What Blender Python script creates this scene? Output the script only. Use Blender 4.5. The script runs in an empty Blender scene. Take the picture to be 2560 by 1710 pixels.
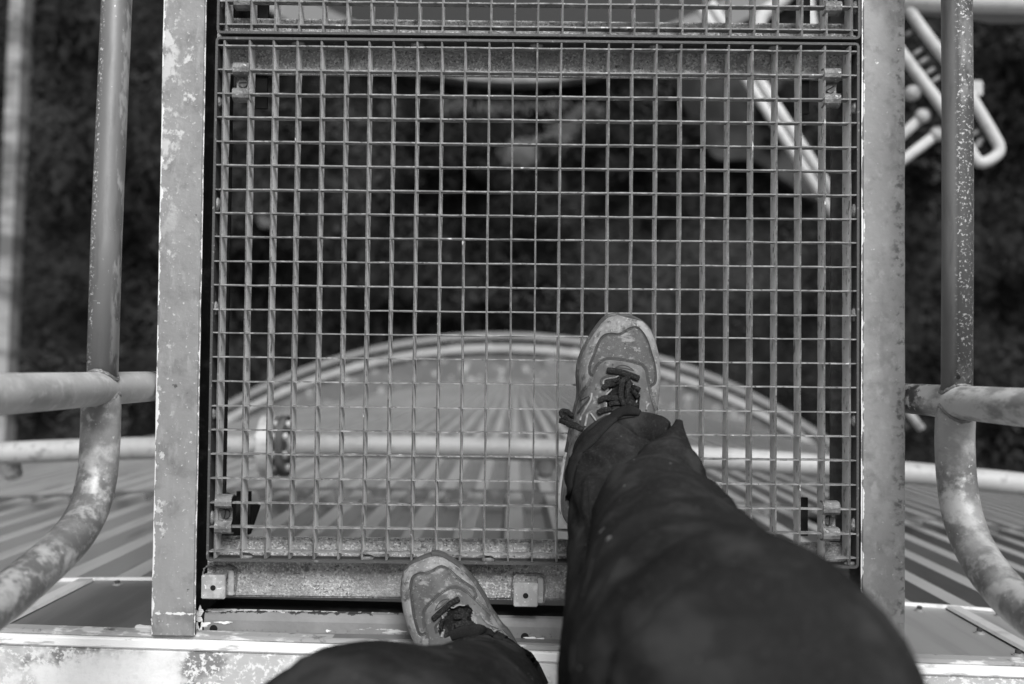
import bpy, bmesh, math, random
import numpy as np
from mathutils import Vector, Matrix, Euler
from mathutils.bvhtree import BVHTree
random.seed(7); rng = np.random.default_rng(7)
S = bpy.context.scene
C = S.collection
R = math.radians
# ------------------------------------------------------------------ camera
CAM = Vector((-0.02616755, -0.07714477, 1.37210288))
ROT = Euler((0.02584572, 0.00310261, 0.01046626), 'XYZ')
cd = bpy.data.cameras.new('camera'); cam = bpy.data.objects.new('camera', cd); C.objects.link(cam)
cam.location = CAM; cam.rotation_euler = ROT
cd.sensor_width = 36; cd.lens = 35; cd.clip_start = 0.02; cd.clip_end = 400
cd.dof.use_dof = True; cd.dof.focus_distance = 1.345; cd.dof.aperture_fstop = 3.1
S.camera = cam
# ------------------------------------------------------------------ sky and light
w = bpy.data.worlds.new('World'); S.world = w; w.use_nodes = True
nt = w.node_tree; nt.nodes.clear()
sk = nt.nodes.new('ShaderNodeTexSky'); sk.sky_type = 'NISHITA'; sk.sun_disc = False
sk.sun_elevation = R(48); sk.sun_rotation = R(12); sk.dust_density = 4; sk.air_density = 1.5
hs = nt.nodes.new('ShaderNodeHueSaturation'); hs.inputs['Saturation'].default_value = 0
bg = nt.nodes.new('ShaderNodeBackground'); bg.inputs['Strength'].default_value = 0.08; ow = nt.nodes.new('ShaderNodeOutputWorld')
nt.links.new(sk.outputs[0], hs.inputs['Color']); nt.links.new(hs.outputs[0], bg.inputs['Color']); nt.links.new(bg.outputs[0], ow.inputs[0])
sl = bpy.data.lights.new('sun', 'SUN'); sl.energy = 2.3; sl.angle = R(24); sl.color = (1, 1, 1)
so = bpy.data.objects.new('sun', sl); C.objects.link(so)
so.rotation_euler = (R(90-48), 0, R(180-12)); so.location = (0, 5, 8)
S.view_settings.view_transform = 'Standard'; S.view_settings.look = 'None'; S.view_settings.gamma = 1
S.view_settings.use_curve_mapping = False
S.view_settings.exposure = 0.5
# ------------------------------------------------------------------ helpers
FPX = 2560*35/36.
RM = np.array(ROT.to_matrix())
def ray(u, v):
    return Vector(RM @ np.array([(u-1280)/FPX, -(v-855)/FPX, -1.0]))
def at(u, v, z):                       # the point at height z seen at photograph position (u, v)
    d = ray(u, v); return CAM + d*((z-CAM.z)/d.z)
def atx(u, v, x):                      # same, on the upright plane x = const
    d = ray(u, v); return CAM + d*((x-CAM.x)/d.x)
def proj(P):                           # world points -> photograph positions
    q = (np.asarray(P)-np.array(CAM)) @ RM
    return np.stack([1280+FPX*q[:, 0]/-q[:, 2], 855-FPX*q[:, 1]/-q[:, 2]], 1)
def obj(name, me, mat=None, parent=None, loc=None, **kw):
    if isinstance(me, bmesh.types.BMesh):
        m = bpy.data.meshes.new(name); me.to_mesh(m); me.free(); me = m
    o = bpy.data.objects.new(name, me); C.objects.link(o)
    if mat:
        for m in (mat if isinstance(mat, (list, tuple)) else [mat]):
            if m.name not in [x.name for x in me.materials if x]: me.materials.append(m)
    if parent: o.parent = parent
    if loc is not None: o.location = loc
    for k, v in kw.items(): o[k] = v
    return o
def thing(name, label, cat, loc=(0, 0, 0), rotz=0, group=None):
    o = bpy.data.objects.new(name, None); C.objects.link(o); o.location = loc; o.rotation_euler = (0, 0, rotz)
    o.empty_display_size = .05
    o['label'] = label; o['category'] = cat
    if group: o['group'] = group
    return o
def mesh(name, V, F, smooth=False):
    m = bpy.data.meshes.new(name); m.from_pydata([tuple(v) for v in V], [], F); m.update()
    if smooth: m.polygons.foreach_set('use_smooth', [True]*len(m.polygons))
    return m
def bx(bm, x0, x1, y0, y1, z0, z1, bev=0, rot=None, cen=None):
    r = bmesh.ops.create_cube(bm, size=1)
    vs = r['verts']
    for v in vs: v.co = Vector((x0+(v.co.x+.5)*(x1-x0), y0+(v.co.y+.5)*(y1-y0), z0+(v.co.z+.5)*(z1-z0)))
    if bev:
        es = list({e for v in vs for e in v.link_edges})
        rr = bmesh.ops.bevel(bm, geom=es, offset=bev, segments=2, affect='EDGES')
    return vs
def box(name, x0, x1, y0, y1, z0, z1, mat, parent=None, bev=0, **kw):
    bm = bmesh.new(); bx(bm, x0, x1, y0, y1, z0, z1, bev)
    return obj(name, bm, mat, parent, **kw)
def tube(path, rad, n=20, caps=True, flat=None):
    """swept circle; rad number or list; flat=(normals list, thickness ratio) gives a ribbon"""
    P = [Vector(p) for p in path]; k = len(P)
    rads = rad if isinstance(rad, (list, tuple, np.ndarray)) else [rad]*k
    V = []; F = []; up = None
    for i in range(k):
        t = (P[min(i+1, k-1)]-P[max(i-1, 0)]).normalized()
        if flat: nrm = flat[0][i]; a = t.cross(nrm).normalized(); b = a.cross(t).normalized(); fr = flat[1]
        else:
            if up is None: up = Vector((0, 0, 1)) if abs(t.z) < .9 else Vector((0, 1, 0))
            a = t.cross(up).normalized(); b = a.cross(t).normalized(); up = b; fr = 1
        for j in range(n):
            th = 2*math.pi*j/n
            V.append(P[i]+a*math.cos(th)*rads[i]+b*math.sin(th)*rads[i]*fr)
    for i in range(k-1):
        for j in range(n): F.append((i*n+j, i*n+(j+1) % n, (i+1)*n+(j+1) % n, (i+1)*n+j))
    if caps: F.append(tuple(range(n))[::-1]); F.append(tuple((k-1)*n+j for j in range(n)))
    return V, F
def tubeobj(name, path, rad, mat, parent=None, n=20, smooth=True, flat=None, **kw):
    V, F = tube(path, rad, n, True, flat)
    m = mesh(name, V, F, smooth)
    return obj(name, m, mat, parent, **kw)
def spline(P, n):
    P = np.array([tuple(p) for p in P], float); k = len(P)
    out = []
    for t in np.linspace(0, k-1, n):
        i = min(int(t), k-2); f = t-i
        p0, p1, p2, p3 = P[max(i-1, 0)], P[i], P[i+1], P[min(i+2, k-1)]
        out.append(.5*((2*p1)+(-p0+p2)*f+(2*p0-5*p1+4*p2-p3)*f*f+(-p0+3*p1-3*p2+p3)*f**3))
    return np.array(out)
def cyl(bm, r, h, n, M=Matrix(), r2=None):
    bmesh.ops.create_cone(bm, cap_ends=True, segments=n, radius1=r, radius2=r if r2 is None else r2, depth=h, matrix=M)
# ------------------------------------------------------------------ materials (all neutral greys: the photograph is black and white)
def material(name, base, layers=(), rough=.6, metal=0., bump=0., bscale=200., rand=True, edges=(), spec=.4, sheen=0.):
    """layers: (scale, lo, hi, value, detail, stretch xyz) mix the grey towards value where noise runs lo->hi.
    edges: (axis, position, width, noise scale, value): chipped paint along an edge."""
    m = bpy.data.materials.new(name); m.use_nodes = True; t = m.node_tree; N = t.nodes; L = t.links
    b = N['Principled BSDF']; b.inputs['Roughness'].default_value = rough; b.inputs['Metallic'].default_value = metal
    b.inputs['Specular IOR Level'].default_value = spec
    b.inputs['Sheen Weight'].default_value = sheen; b.inputs['Sheen Roughness'].default_value = .4
    tc = N.new('ShaderNodeTexCoord'); vec = tc.outputs['Object']
    if rand:
        oi = N.new('ShaderNodeObjectInfo'); mu = N.new('ShaderNodeMath'); mu.operation = 'MULTIPLY'; mu.inputs[1].default_value = 37.
        L.new(oi.outputs['Random'], mu.inputs[0]); ad = N.new('ShaderNodeVectorMath'); ad.operation = 'ADD'
        L.new(vec, ad.inputs[0]); L.new(mu.outputs[0], ad.inputs[1]); vec = ad.outputs[0]
    rgb = N.new('ShaderNodeRGB'); rgb.outputs[0].default_value = (base, base, base, 1); col = rgb.outputs[0]
    def mix(fac, val):
        nonlocal col
        x = N.new('ShaderNodeMix'); x.data_type = 'RGBA'
        L.new(fac, x.inputs['Factor']); L.new(col, x.inputs['A']); x.inputs['B'].default_value = (val, val, val, 1); col = x.outputs['Result']
    for l in layers:
        sc, lo, hi, val, det = l[:5]; st = l[5] if len(l) > 5 else (1, 1, 1)
        mp = N.new('ShaderNodeMapping'); mp.inputs['Scale'].default_value = st; L.new(vec, mp.inputs[0])
        no = N.new('ShaderNodeTexNoise'); no.inputs['Scale'].default_value = sc; no.inputs['Detail'].default_value = det; no.inputs['Roughness'].default_value = .62
        L.new(mp.outputs[0], no.inputs['Vector'])
        mr = N.new('ShaderNodeMapRange'); mr.interpolation_type = 'SMOOTHSTEP'; mr.inputs['From Min'].default_value = lo; mr.inputs['From Max'].default_value = hi
        L.new(no.outputs['Fac'], mr.inputs['Value']); f = mr.outputs[0]
        for ax, a, c, sf in l[6:]:   # band limits: (axis, lo, hi, soft)
            sp = N.new('ShaderNodeSeparateXYZ'); L.new(tc.outputs['Object'], sp.inputs[0])
            def rmp(x0, x1):
                q = N.new('ShaderNodeMapRange'); q.interpolation_type = 'SMOOTHSTEP'; q.inputs['From Min'].default_value = x0; q.inputs['From Max'].default_value = x1
                L.new(sp.outputs[ax], q.inputs['Value']); return q.outputs[0]
            for o_ in (rmp(a-sf, a+sf), rmp(c+sf, c-sf)):
                mm = N.new('ShaderNodeMath'); mm.operation = 'MULTIPLY'; L.new(f, mm.inputs[0]); L.new(o_, mm.inputs[1]); f = mm.outputs[0]
        mix(f, val)
    for ax, pos, wd, sc, val in edges:
        sp = N.new('ShaderNodeSeparateXYZ'); L.new(tc.outputs['Object'], sp.inputs[0])
        sb = N.new('ShaderNodeMath'); sb.operation = 'SUBTRACT'; L.new(sp.outputs[ax], sb.inputs[0]); sb.inputs[1].default_value = pos
        ab = N.new('ShaderNodeMath'); ab.operation = 'ABSOLUTE'; L.new(sb.outputs[0], ab.inputs[0])
        no = N.new('ShaderNodeTexNoise'); no.inputs['Scale'].default_value = sc; no.inputs['Detail'].default_value = 6; no.inputs['Roughness'].default_value = .65
        L.new(tc.outputs['Object'], no.inputs['Vector'])
        mr = N.new('ShaderNodeMapRange'); mr.inputs['From Min'].default_value = .4; mr.inputs['From Max'].default_value = .75
        mr.inputs['To Min'].default_value = 0; mr.inputs['To Max'].default_value = wd; L.new(no.outputs['Fac'], mr.inputs['Value'])
        lt = N.new('ShaderNodeMath'); lt.operation = 'LESS_THAN'; L.new(ab.outputs[0], lt.inputs[0]); L.new(mr.outputs[0], lt.inputs[1])
        mix(lt.outputs[0], val)
    L.new(col, b.inputs['Base Color'])
    if bump:
        no = N.new('ShaderNodeTexNoise'); no.inputs['Scale'].default_value = bscale; no.inputs['Detail'].default_value = 5
        L.new(vec, no.inputs['Vector']); bp = N.new('ShaderNodeBump'); bp.inputs['Strength'].default_value = bump; bp.inputs['Distance'].default_value = .002
        L.new(no.outputs['Fac'], bp.inputs['Height']); L.new(bp.outputs[0], b.inputs['Normal'])
    return m
M = {}
M['bar'] = material('galvanised_bar_lit_side', .88, [(4, .45, .70, .66, 4), (25, .45, .7, .74, 4), (140, .60, .68, .20, 3, (1, .3, 1)), (40, .58, .70, .34, 8)], .6, .1, .3, 400)  # bar sides: near-white base paints the light on them into the colour
M['bar_top'] = material('galvanised_bar_shaded_top', .11, [(5, .4, .66, .07, 4), (60, .45, .7, .19, 4), (200, .60, .70, .04, 3), (40, .66, .72, .5, 4)], .6, .15, .3, 400)  # bar tops: dark base paints shade, against the bright sides
M['cbar'] = material('galvanised_cross_bar', .23, [(5, .4, .66, .14, 4), (60, .45, .7, .36, 4), (160, .56, .70, .07, 3), (70, .68, .73, .6, 2)], .6, .15, .3, 400)
M['frame'] = material('galvanised_frame', .20, [(30, .5, .7, .32, 4), (14, .62, .66, .75, 6), (120, .3, .38, .08, 3)], .6, .25, .3, 300)
M['clip'] = material('clip_steel', .20, [(60, .45, .6, .12, 5), (150, .60, .7, .45, 3)], .6, .3, .6, 300)
M['screw'] = material('dark_screw', .07, [(200, .5, .7, .13, 3)], .5, .5, .2)
M['stringer'] = material('stringer_paint', .30, [(9, .35, .65, .36, 5), (35, .48, .7, .25, 6), (160, .68, .76, .55, 4), (60, .70, .74, .12, 6)], .55, .1, .15, 120)
M['stringer_l'] = material('stringer_paint_left', .245, [(7, .35, .65, .29, 5), (30, .46, .7, .18, 9), (90, .5, .72, .31, 8, (1, .35, 1)), (160, .62, .70, .50, 4), (55, .67, .72, .08, 6),
      (42, .50, .60, .52, 12, (1, .8, 1), (0, -.53, -.496, .010), (1, .13, .60, .08)), (48, .58, .65, .55, 12, (1, .8, 1), (1, .16, .60, .12)), (55, .60, .65, .52, 12, (1, .8, 1), (0, -.53, -.50, .012))], .55, .1, .25, 160, edges=[(0, -.5215, .009, 30, .75), (0, -.461, .004, 60, .7), (1, -.419, .005, 70, .7)])
M['stringer_r'] = material('stringer_paint_right', .235, [(7, .35, .65, .29, 5), (30, .46, .7, .18, 9), (120, .5, .70, .31, 8, (.5, .35, 1)), (160, .66, .74, .50, 4),
      (90, .50, .66, .09, 12, (1, 1, 1), (0, .494, .515, .010)), (14, .54, .66, .15, 12, (1, .5, 1), (0, .484, .515, .012)), (50, .70, .74, .7, 8)], .55, .1, .25, 160, edges=[(0, .451, .006, 34, .82)])
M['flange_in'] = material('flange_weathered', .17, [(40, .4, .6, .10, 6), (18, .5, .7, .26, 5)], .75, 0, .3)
M['flange_in_dark'] = material('flange_shaded', .018, [(40, .5, .7, .05, 6), (18, .5, .7, .01, 5)], .8, 0, .3, spec=.1)  # inside of the left channel: its deep shade is put into the colour
M['beam'] = material('spangled_galvanised', .36, [(18, .45, .65, .27, 4), (300, .50, .61, .60, 2), (260, .44, .34, .13, 2), (11, .48, .66, .22, 12), (40, .60, .68, .14, 12), (60, .68, .73, .07, 5)], .55, .2, .7, 500)
M['tab'] = material('tab_steel', .36, [(60, .45, .6, .5, 5), (200, .65, .7, .8, 3)], .5, .2, .2)
M['weld'] = material('weld_zinc', .45, [(120, .5, .6, .75, 4), (90, .3, .4, .2, 4)], .5, .3, 1., 200)
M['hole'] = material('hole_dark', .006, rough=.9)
M['sill'] = material('sill_paint', .20, [(12, .4, .65, .25, 5), (220, .58, .66, .09, 3, (1, 1, 1), (1, -.49, -.450, .006)), (34, .62, .66, .6, 10, (.4, 2, 1), (1, -.452, -.440, .004)), (60, .74, .77, .8, 6)], .6, .1, .2,
      edges=[(1, -.4245, .006, 60, .04), (1, -.424, .003, 90, .5)])
M['slab'] = material('peeling_white_slab', .74, [(5, .43, .53, .44, 10), (7, .50, .58, .20, 10), (140, .50, .60, .70, 5), (90, .70, .75, .15, 6)], .8, 0, .5, 80,)
M['lip'] = material('white_lip_paint', .82, [(14, .58, .66, .45, 8, (1, 6, 1)), (25, .66, .70, .2, 8, (.6, 5, 1))], .6, 0, .2)
M['lip_grey'] = material('grey_lip', .30, [(18, .52, .6, .6, 8, (1, 4, 1)), (40, .4, .3, .12, 6)], .7, 0, .2)
M['rail_l'] = material('rail_zinc_left', .175, [(14, .4, .7, .21, 4, (1, .2, 1)), (60, .5, .7, .14, 8, (1, .15, 1)), (260, .56, .62, .75, 3, (1, 1, 1), (0, -.0150, -.0075, .002)), (120, .68, .72, .5, 3), (40, .5, .58, .4, 9, (1, .3, 1), (0, .014, .03, .002))], .45, .3, .06, 200, spec=.3)
M['rail_r'] = material('rail_zinc_right', .17, [(14, .4, .7, .21, 4, (1, .2, 1)), (60, .5, .7, .13, 8, (1, .15, 1)), (16, .42, .50, .085, 9, (1, .35, 1), (0, -.009, .015, .003)), (260, .56, .64, .50, 4, (1, 1, 1), (0, -.009, .016, .003))], .45, .3, .08, 200, spec=.3)
M['bend'] = material('worn_zinc_bend', .34, [(12, .40, .60, .17, 9), (20, .50, .62, .54, 9), (70, .5, .7, .42, 8), (160, .66, .70, .6, 3)], .5, .2, .2, 150, spec=.3)
M['post_l'] = material('post_zinc_left', .50, [(16, .42, .65, .36, 9), (60, .5, .7, .60, 8), (60, .44, .54, .03, 8, (1, 1, 1), (2, -.2, .052, .014))], .5, .2, .15, spec=.3)
M['post_r'] = material('post_zinc_right', .26, [(34, .42, .56, .56, 8, (1, 1, .4)), (34, .36, .52, .06, 9, (1, 1, .6), (2, -.2, .13, .02)), (40, .52, .56, .6, 10, (1, 1, .6), (2, -.2, .16, .02))], .5, .2, .25, spec=.3)
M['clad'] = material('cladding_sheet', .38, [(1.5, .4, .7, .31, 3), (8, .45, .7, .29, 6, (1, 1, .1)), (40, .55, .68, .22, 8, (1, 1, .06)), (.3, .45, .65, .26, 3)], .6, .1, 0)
M['clad_v'] = material('cladding_groove_shade', .17, [(1.5, .4, .7, .13, 3), (8, .45, .7, .22, 6, (1, 1, .1))], .6, .1, 0)  # grooves darker than crests: shading between the ribs painted in
M['flash'] = material('flashing_sheet', .30, [(3, .35, .7, .37, 3), (30, .45, .7, .26, 5, (1, 1, .08))], .45, .3, .05)
M['flash_d'] = material('flashing_sheet_stained', .30, [(30, .45, .7, .26, 5, (1, 1, .08)), (.01, .0, .001, .12, 0, (1, 1, 1), (0, -2, .5, .2)), (9, .4, .7, .19, 4, (1, 1, .15), (0, -2, .5, .2)), (24, .66, .7, .4, 7, (1, 1, 1), (0, -.2, .2, .08))], .5, .3, .05)
M['strip'] = material('seam_strip', .55, [(20, .5, .7, .4, 4)], .5, .2, .05)
M['pipe'] = material('pale_pipe_paint', .42, [(5, .42, .66, .32, 9), (30, .55, .68, .26, 9), (60, .66, .72, .2, 5)], .6, .1, .1)
M['fl_dark'] = material('flange_gasket', .07, [(14, .5, .66, .16, 4)], .6, .2, .2)
M['white'] = material('white_tube_paint', .50, [(10, .5, .7, .36, 8), (50, .6, .7, .25, 8)], .6, 0, .1)
M['grey_tube'] = material('grey_slat', .22, (), .6, .2)
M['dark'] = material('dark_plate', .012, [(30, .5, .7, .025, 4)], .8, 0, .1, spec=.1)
M['base'] = material('base_concrete', .105, [(.6, .4, .7, .15, 5), (2.6, .56, .66, .42, 4), (1.2, .6, .7, .06, 4)], .85)
M['kerb'] = material('kerb_pale', .38, [(.8, .45, .7, .28, 8)], .8)
M['kerb2'] = material('kerb_grey', .25, [(.8, .45, .7, .3, 4)], .8)
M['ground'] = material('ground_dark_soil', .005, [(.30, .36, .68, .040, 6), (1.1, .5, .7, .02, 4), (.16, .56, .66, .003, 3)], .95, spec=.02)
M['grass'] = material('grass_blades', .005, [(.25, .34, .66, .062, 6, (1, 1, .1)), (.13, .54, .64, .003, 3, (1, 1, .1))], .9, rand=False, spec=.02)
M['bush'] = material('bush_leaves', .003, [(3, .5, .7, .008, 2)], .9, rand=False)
M['bark'] = material('bark', .05, (), .9)
M['path'] = material('path_concrete', .050, [(.35, .42, .60, .018, 6)], .9, spec=.1)
M['path_l'] = material('path_gravel_pale', .14, [(.8, .45, .58, .08, 6)], .9)
M['rim'] = material('basin_rim_concrete', .19, [(.5, .45, .6, .30, 5), (.9, .6, .68, .07, 5)], .9)
M['water'] = material('still_water', .030, (), .5, 0, spec=.15)
M['bund'] = material('bund_wall_concrete', .28, [(.35, .42, .60, .11, 6, (1, 2.5, 1)), (1.4, .6, .72, .40, 4)], .9)
M['suede'] = material('suede_panel', .09, [(25, .42, .68, .14, 8), (90, .52, .66, .24, 12, (.6, 1, 1)), (260, .58, .70, .30, 6), (150, .60, .70, .05, 8)], .9, 0, .5, 900, spec=.1)
M['rand'] = material('suede_toe_rand', .18, [(35, .40, .64, .29, 12), (90, .50, .66, .10, 12), (260, .56, .68, .36, 6)], .9, 0, .5, 900, spec=.1)
M['stay'] = material('leather_eyestay', .095, [(35, .42, .68, .15, 9), (90, .54, .68, .25, 12), (150, .6, .7, .05, 8)], .85, 0, .4, 900, spec=.1)
M['tongue'] = material('tongue_mesh', .012, [(150, .5, .6, .03, 2)], .95, 0, .6, 1200, spec=.1)
M['lace'] = material('black_lace', .016, [(500, .5, .6, .04, 2)], .9, 0, .8, 1500, spec=.15)
M['stitch'] = material('stitch_thread', .05, (), .8)
M['piping'] = material('light_piping', .25, [(120, .45, .65, .13, 4)], .7)
M['sole'] = material('dark_sole', .06, [(60, .5, .7, .16, 4)], .8, 0, .3)
M['sole_w'] = material('white_midsole', .62, [(90, .55, .66, .3, 8)], .6)
M['cloth'] = material('black_trouser_cloth', .012, [(5, .4, .7, .022, 6), (15, .47, .67, .042, 12), (260, .52, .7, .036, 4), (900, .5, .7, .028, 2), (65, .735, .76, .22, 2)], .95, 0, .5, 1100, rand=False, spec=.03)
M['hem'] = material('trouser_hem_cloth', .019, [(900, .5, .7, .03, 2), (40, .5, .7, .012, 3)], .95, 0, .35, 1400, spec=.03)
exec("pass")
# ================================================================== THE SETTING
GZ = -33.6
bm = bmesh.new(); bmesh.ops.create_grid(bm, x_segments=60, y_segments=60, size=150)
for v in bm.verts: v.co.z = .15*math.sin(v.co.x*.21)*math.cos(v.co.y*.17)
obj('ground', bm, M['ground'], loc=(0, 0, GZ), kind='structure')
# grass tufts
n = 26000
cx = rng.uniform(-19, 19, n); cy = rng.uniform(-4, 16, n)
V = np.zeros((n*4, 3)); a = rng.uniform(0, 2*np.pi, n); h = rng.uniform(.0, .06, n); wd = rng.uniform(.03, .10, n)
lean = rng.uniform(-.35, .35, (n, 2))
b0 = np.stack([cx, cy, np.full(n, GZ-.02)], 1)
V[0::4] = b0+np.stack([-np.cos(a)*wd, -np.sin(a)*wd, 0*a], 1); V[1::4] = b0+np.stack([np.cos(a)*wd, np.sin(a)*wd, 0*a], 1)
tip = b0+np.stack([lean[:, 0], lean[:, 1], h+.19], 1)
V[2::4] = tip+np.stack([np.cos(a)*wd*.6, np.sin(a)*wd*.6, 0*a], 1); V[3::4] = tip-np.stack([np.cos(a)*wd*.6, np.sin(a)*wd*.6, 0*a], 1)
keep = np.ones(n, bool)
F = [(4*i, 4*i+1, 4*i+2, 4*i+3) for i in range(n)]
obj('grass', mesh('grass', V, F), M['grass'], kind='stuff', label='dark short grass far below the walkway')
def disc_ring(name, c, r0, r1, z0, z1, mat, parent=None, n=128, a0=0, a1=2*math.pi, **kw):
    V = []; F = []
    full = abs(a1-a0-2*math.pi) < 1e-6; k = n if full else n+1
    for i in range(k):
        t = a0+(a1-a0)*i/n
        for (r, z) in ((r0, z0), (r0, z1), (r1, z1), (r1, z0)):
            V.append((c[0]+r*math.cos(t), c[1]+r*math.sin(t), z))
    for i in range(n):
        j = (i+1) % k
        for q in range(4): F.append((4*i+q, 4*i+(q+1) % 4, 4*j+(q+1) % 4, 4*j+q))
    return obj(name, mesh(name, V, F), mat, parent, **kw)
# basin beyond
bc = at(1290, -918, GZ+.9)
bas = thing('round_basin', 'large round concrete basin with a pale rim far below, partly seen at the top', 'basin', (bc.x, bc.y, GZ))
disc_ring('rim', (0, 0), 14.75, 15.75, 0, .9, M['rim'], bas)
bm = bmesh.new(); bmesh.ops.create_circle(bm, cap_ends=True, segments=96, radius=14.76)
obj('water', bm, M['water'], bas, loc=(0, 0, .5))
# paths on the ground
def poly(name, pts, z, mat, th=.06, **kw):
    P = [at(u, v, z) for u, v in pts]; k = len(P)
    V = [tuple(p) for p in P]+[(p.x, p.y, p.z-th) for p in P]
    F = [tuple(range(k))]+[(i, (i+1) % k, k+(i+1) % k, k+i) for i in range(k)]
    m = mesh(name, V, F); bm = bmesh.new(); bm.from_mesh(m); bmesh.ops.recalc_face_normals(bm, faces=bm.faces); bmesh.ops.triangulate(bm, faces=bm.faces)
    return obj(name, bm, mat, **kw)
poly('concrete_path', spline([(1690, 190), (1800, 175), (1930, 190), (2010, 330), (2060, 440), (2040, 500), (1960, 450), (1880, 400), (1790, 395), (1745, 320), (1700, 250), (1690, 190)], 60)[:-1], GZ+.70, M['path'], th=.9, kind='structure')
def gravel(pts, n, jit, label):
    P = spline([tuple(at(u, v, GZ+.25)) for u, v in pts], 200); V = []; F = []
    for i in range(n):
        c = P[random.randrange(200)]+np.array([random.gauss(0, jit), random.gauss(0, jit*.8), 0]); a = random.uniform(0, 6); q = random.uniform(.03, .09); k = len(V)
        for t in range(4): V.append((c[0]+q*math.cos(a+t*1.57), c[1]+q*math.sin(a+t*1.57), c[2]+random.uniform(-.03, .06)))
        V.append((c[0], c[1], c[2]+q)); F += [(k+t, k+(t+1) % 4, k+4) for t in range(4)]
    obj('gravel', mesh('gravel', V, F), M['path_l'], kind='stuff', label=label)
gravel([(1275, 380), (1330, 385), (1390, 360), (1430, 320), (1480, 285)], 9000, .20, 'pale gravel strewn on the dark ground below the middle of the grating')
gravel([(1090, 262), (1200, 268), (1400, 262)], 260, .22, 'thin scatter of gravel in front of the basin rim')
gravel([(655, 552), (668, 560)], 260, .06, 'small pale heap of gravel on the dark ground')
# bund wall at the left
a_, b_ = at(46, -120, GZ+.8), at(-4, 1040, GZ+.8)
d_ = (b_-a_).normalized(); s_ = Vector((-d_.y, d_.x, 0))*.235; L_ = (b_-a_).length
bw = thing('bund_wall', 'pale weathered low concrete wall running along the left edge far below', 'wall', (a_.x, a_.y, GZ))
t0 = 0
while t0 < L_+3:
    t1 = t0+1.9
    p, q = a_+d_*t0, a_+d_*(t1-.02)
    V = []
    for z in (GZ-.1, GZ+.8):
        for s in (-1, 1):
            for e in (p, q): V.append((e.x+s_.x*s-a_.x, e.y+s_.y*s-a_.y, z-GZ+random.uniform(-.02, .02)))
    F = [(0, 1, 3, 2), (4, 6, 7, 5), (0, 4, 5, 1), (2, 3, 7, 6), (0, 2, 6, 4), (1, 5, 7, 3)]
    obj('coping_block', mesh('coping_block', V, F), M['bund'], bw); t0 = t1
# bushes
def bush(u, v, rx, ry, hgt, label, leaves=4200):
    c = at(u, v, GZ+hgt*.6)
    t = thing('bush', label, 'bush', (c.x, c.y, GZ), group='dark bushes beyond the tank')
    V = []; F = []
    cl = [(random.gauss(0, .45)*rx, random.gauss(0, .45)*ry, random.uniform(.2, .95)*hgt, random.uniform(.25, .5)*min(rx, ry)) for _ in range(40)]
    for i in range(leaves):
        q = random.choice(cl); d = Vector((random.gauss(0, 1), random.gauss(0, 1), random.gauss(0, 1))).normalized()*q[3]*random.uniform(.7, 1.05)
        p = Vector(q[:3])+d
        if p.z < .05: p.z = .05
        a = Vector((random.gauss(0, 1), random.gauss(0, 1), random.gauss(0, .5))).normalized()*.13; b = a.cross(d).normalized()*.07
        k = len(V); V += [p-a, p+b, p+a, p-b]; F.append((k, k+1, k+2, k+3))
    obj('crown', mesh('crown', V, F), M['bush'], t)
    V = []; F = []
    for s in range(4):
        e = cl[s]; tv, tf = tube([(0, 0, -.1), (e[0]*.4, e[1]*.4, e[2]*.5), e[:3]], [.09, .06, .02], 6)
        F += [tuple(i+len(V) for i in f) for f in tf]; V += tv
    obj('trunk', mesh('trunk', V, F), M['bark'], t)
bush(1125, 375, 2.0, 1.35, 1.5, 'dark bush left of the pale gravel patch, below the basin')
bush(1615, 375, 2.7, 1.35, 1.6, 'widest dark bush right of the pale gravel patch')
bush(1960, 290, .8, .9, 1.3, 'small dark bush beside the pale twin pipes')
# ================================================================== THE TANK
TR = 18.0
TH = .0215
TC = Vector((0-TR*.0215, -.462-TR, 0))
def tp(arc, r, z):                     # arc metres along the wall from the middle, radius offset, height
    t = arc/TR
    ang = math.pi/2-math.atan(.0215)-t
    return Vector((TC.x+(TR+r)*math.cos(ang), TC.y+(TR+r)*math.sin(ang), z))
tank = thing('storage_tank', 'huge round tank clad in ribbed metal sheets dropping away under the walkway', 'tank', (TC.x, TC.y, 0))
def tl(arc, r, z): return tp(arc, r, z)-Vector((TC.x, TC.y, 0))
PI_, NP = .115, 9
prof = [(0, 0), (.011, .032), (.054, .032), (.066, 0)]
rows = [(-.34, -1.68, .000, 'sheet'), (-1.60, -7.5, -.045, 'sheet'), (-7.4, -15, -.05, 'sheet'), (-14.9, -24, -.055, 'sheet'), (-23.9, GZ+.5, -.06, 'sheet')]
W_ = PI_*NP; half = 26
for (za, zb, ro, nm) in rows:
    V = []; F = []; k = 0
    for i in range(NP):
        for (x, d) in prof:
            for z in (za, zb):
                x_ = i*PI_+x-W_/2; t = x_/TR; V.append(((TR+ro+d-.026)*math.sin(t), (TR+ro+d-.026)*math.cos(t), z))
    x_ = W_/2; t = x_/TR
    for z in (za, zb): V.append(((TR+ro-.026)*math.sin(t), (TR+ro-.026)*math.cos(t), z))
    kk = len(V)//2
    for i in range(kk-1): F.append((2*i, 2*i+1, 2*i+3, 2*i+2))
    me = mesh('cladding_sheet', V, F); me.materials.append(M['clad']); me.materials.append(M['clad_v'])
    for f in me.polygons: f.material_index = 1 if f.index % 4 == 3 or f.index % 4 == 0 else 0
    for s in range(-half, half+1):
        o = bpy.data.objects.new('cladding_sheet', me); C.objects.link(o); o.parent = tank
        o.rotation_euler = (random.uniform(-.0002, .0002), 0, -math.atan(.0215)-s*W_/TR)
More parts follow.
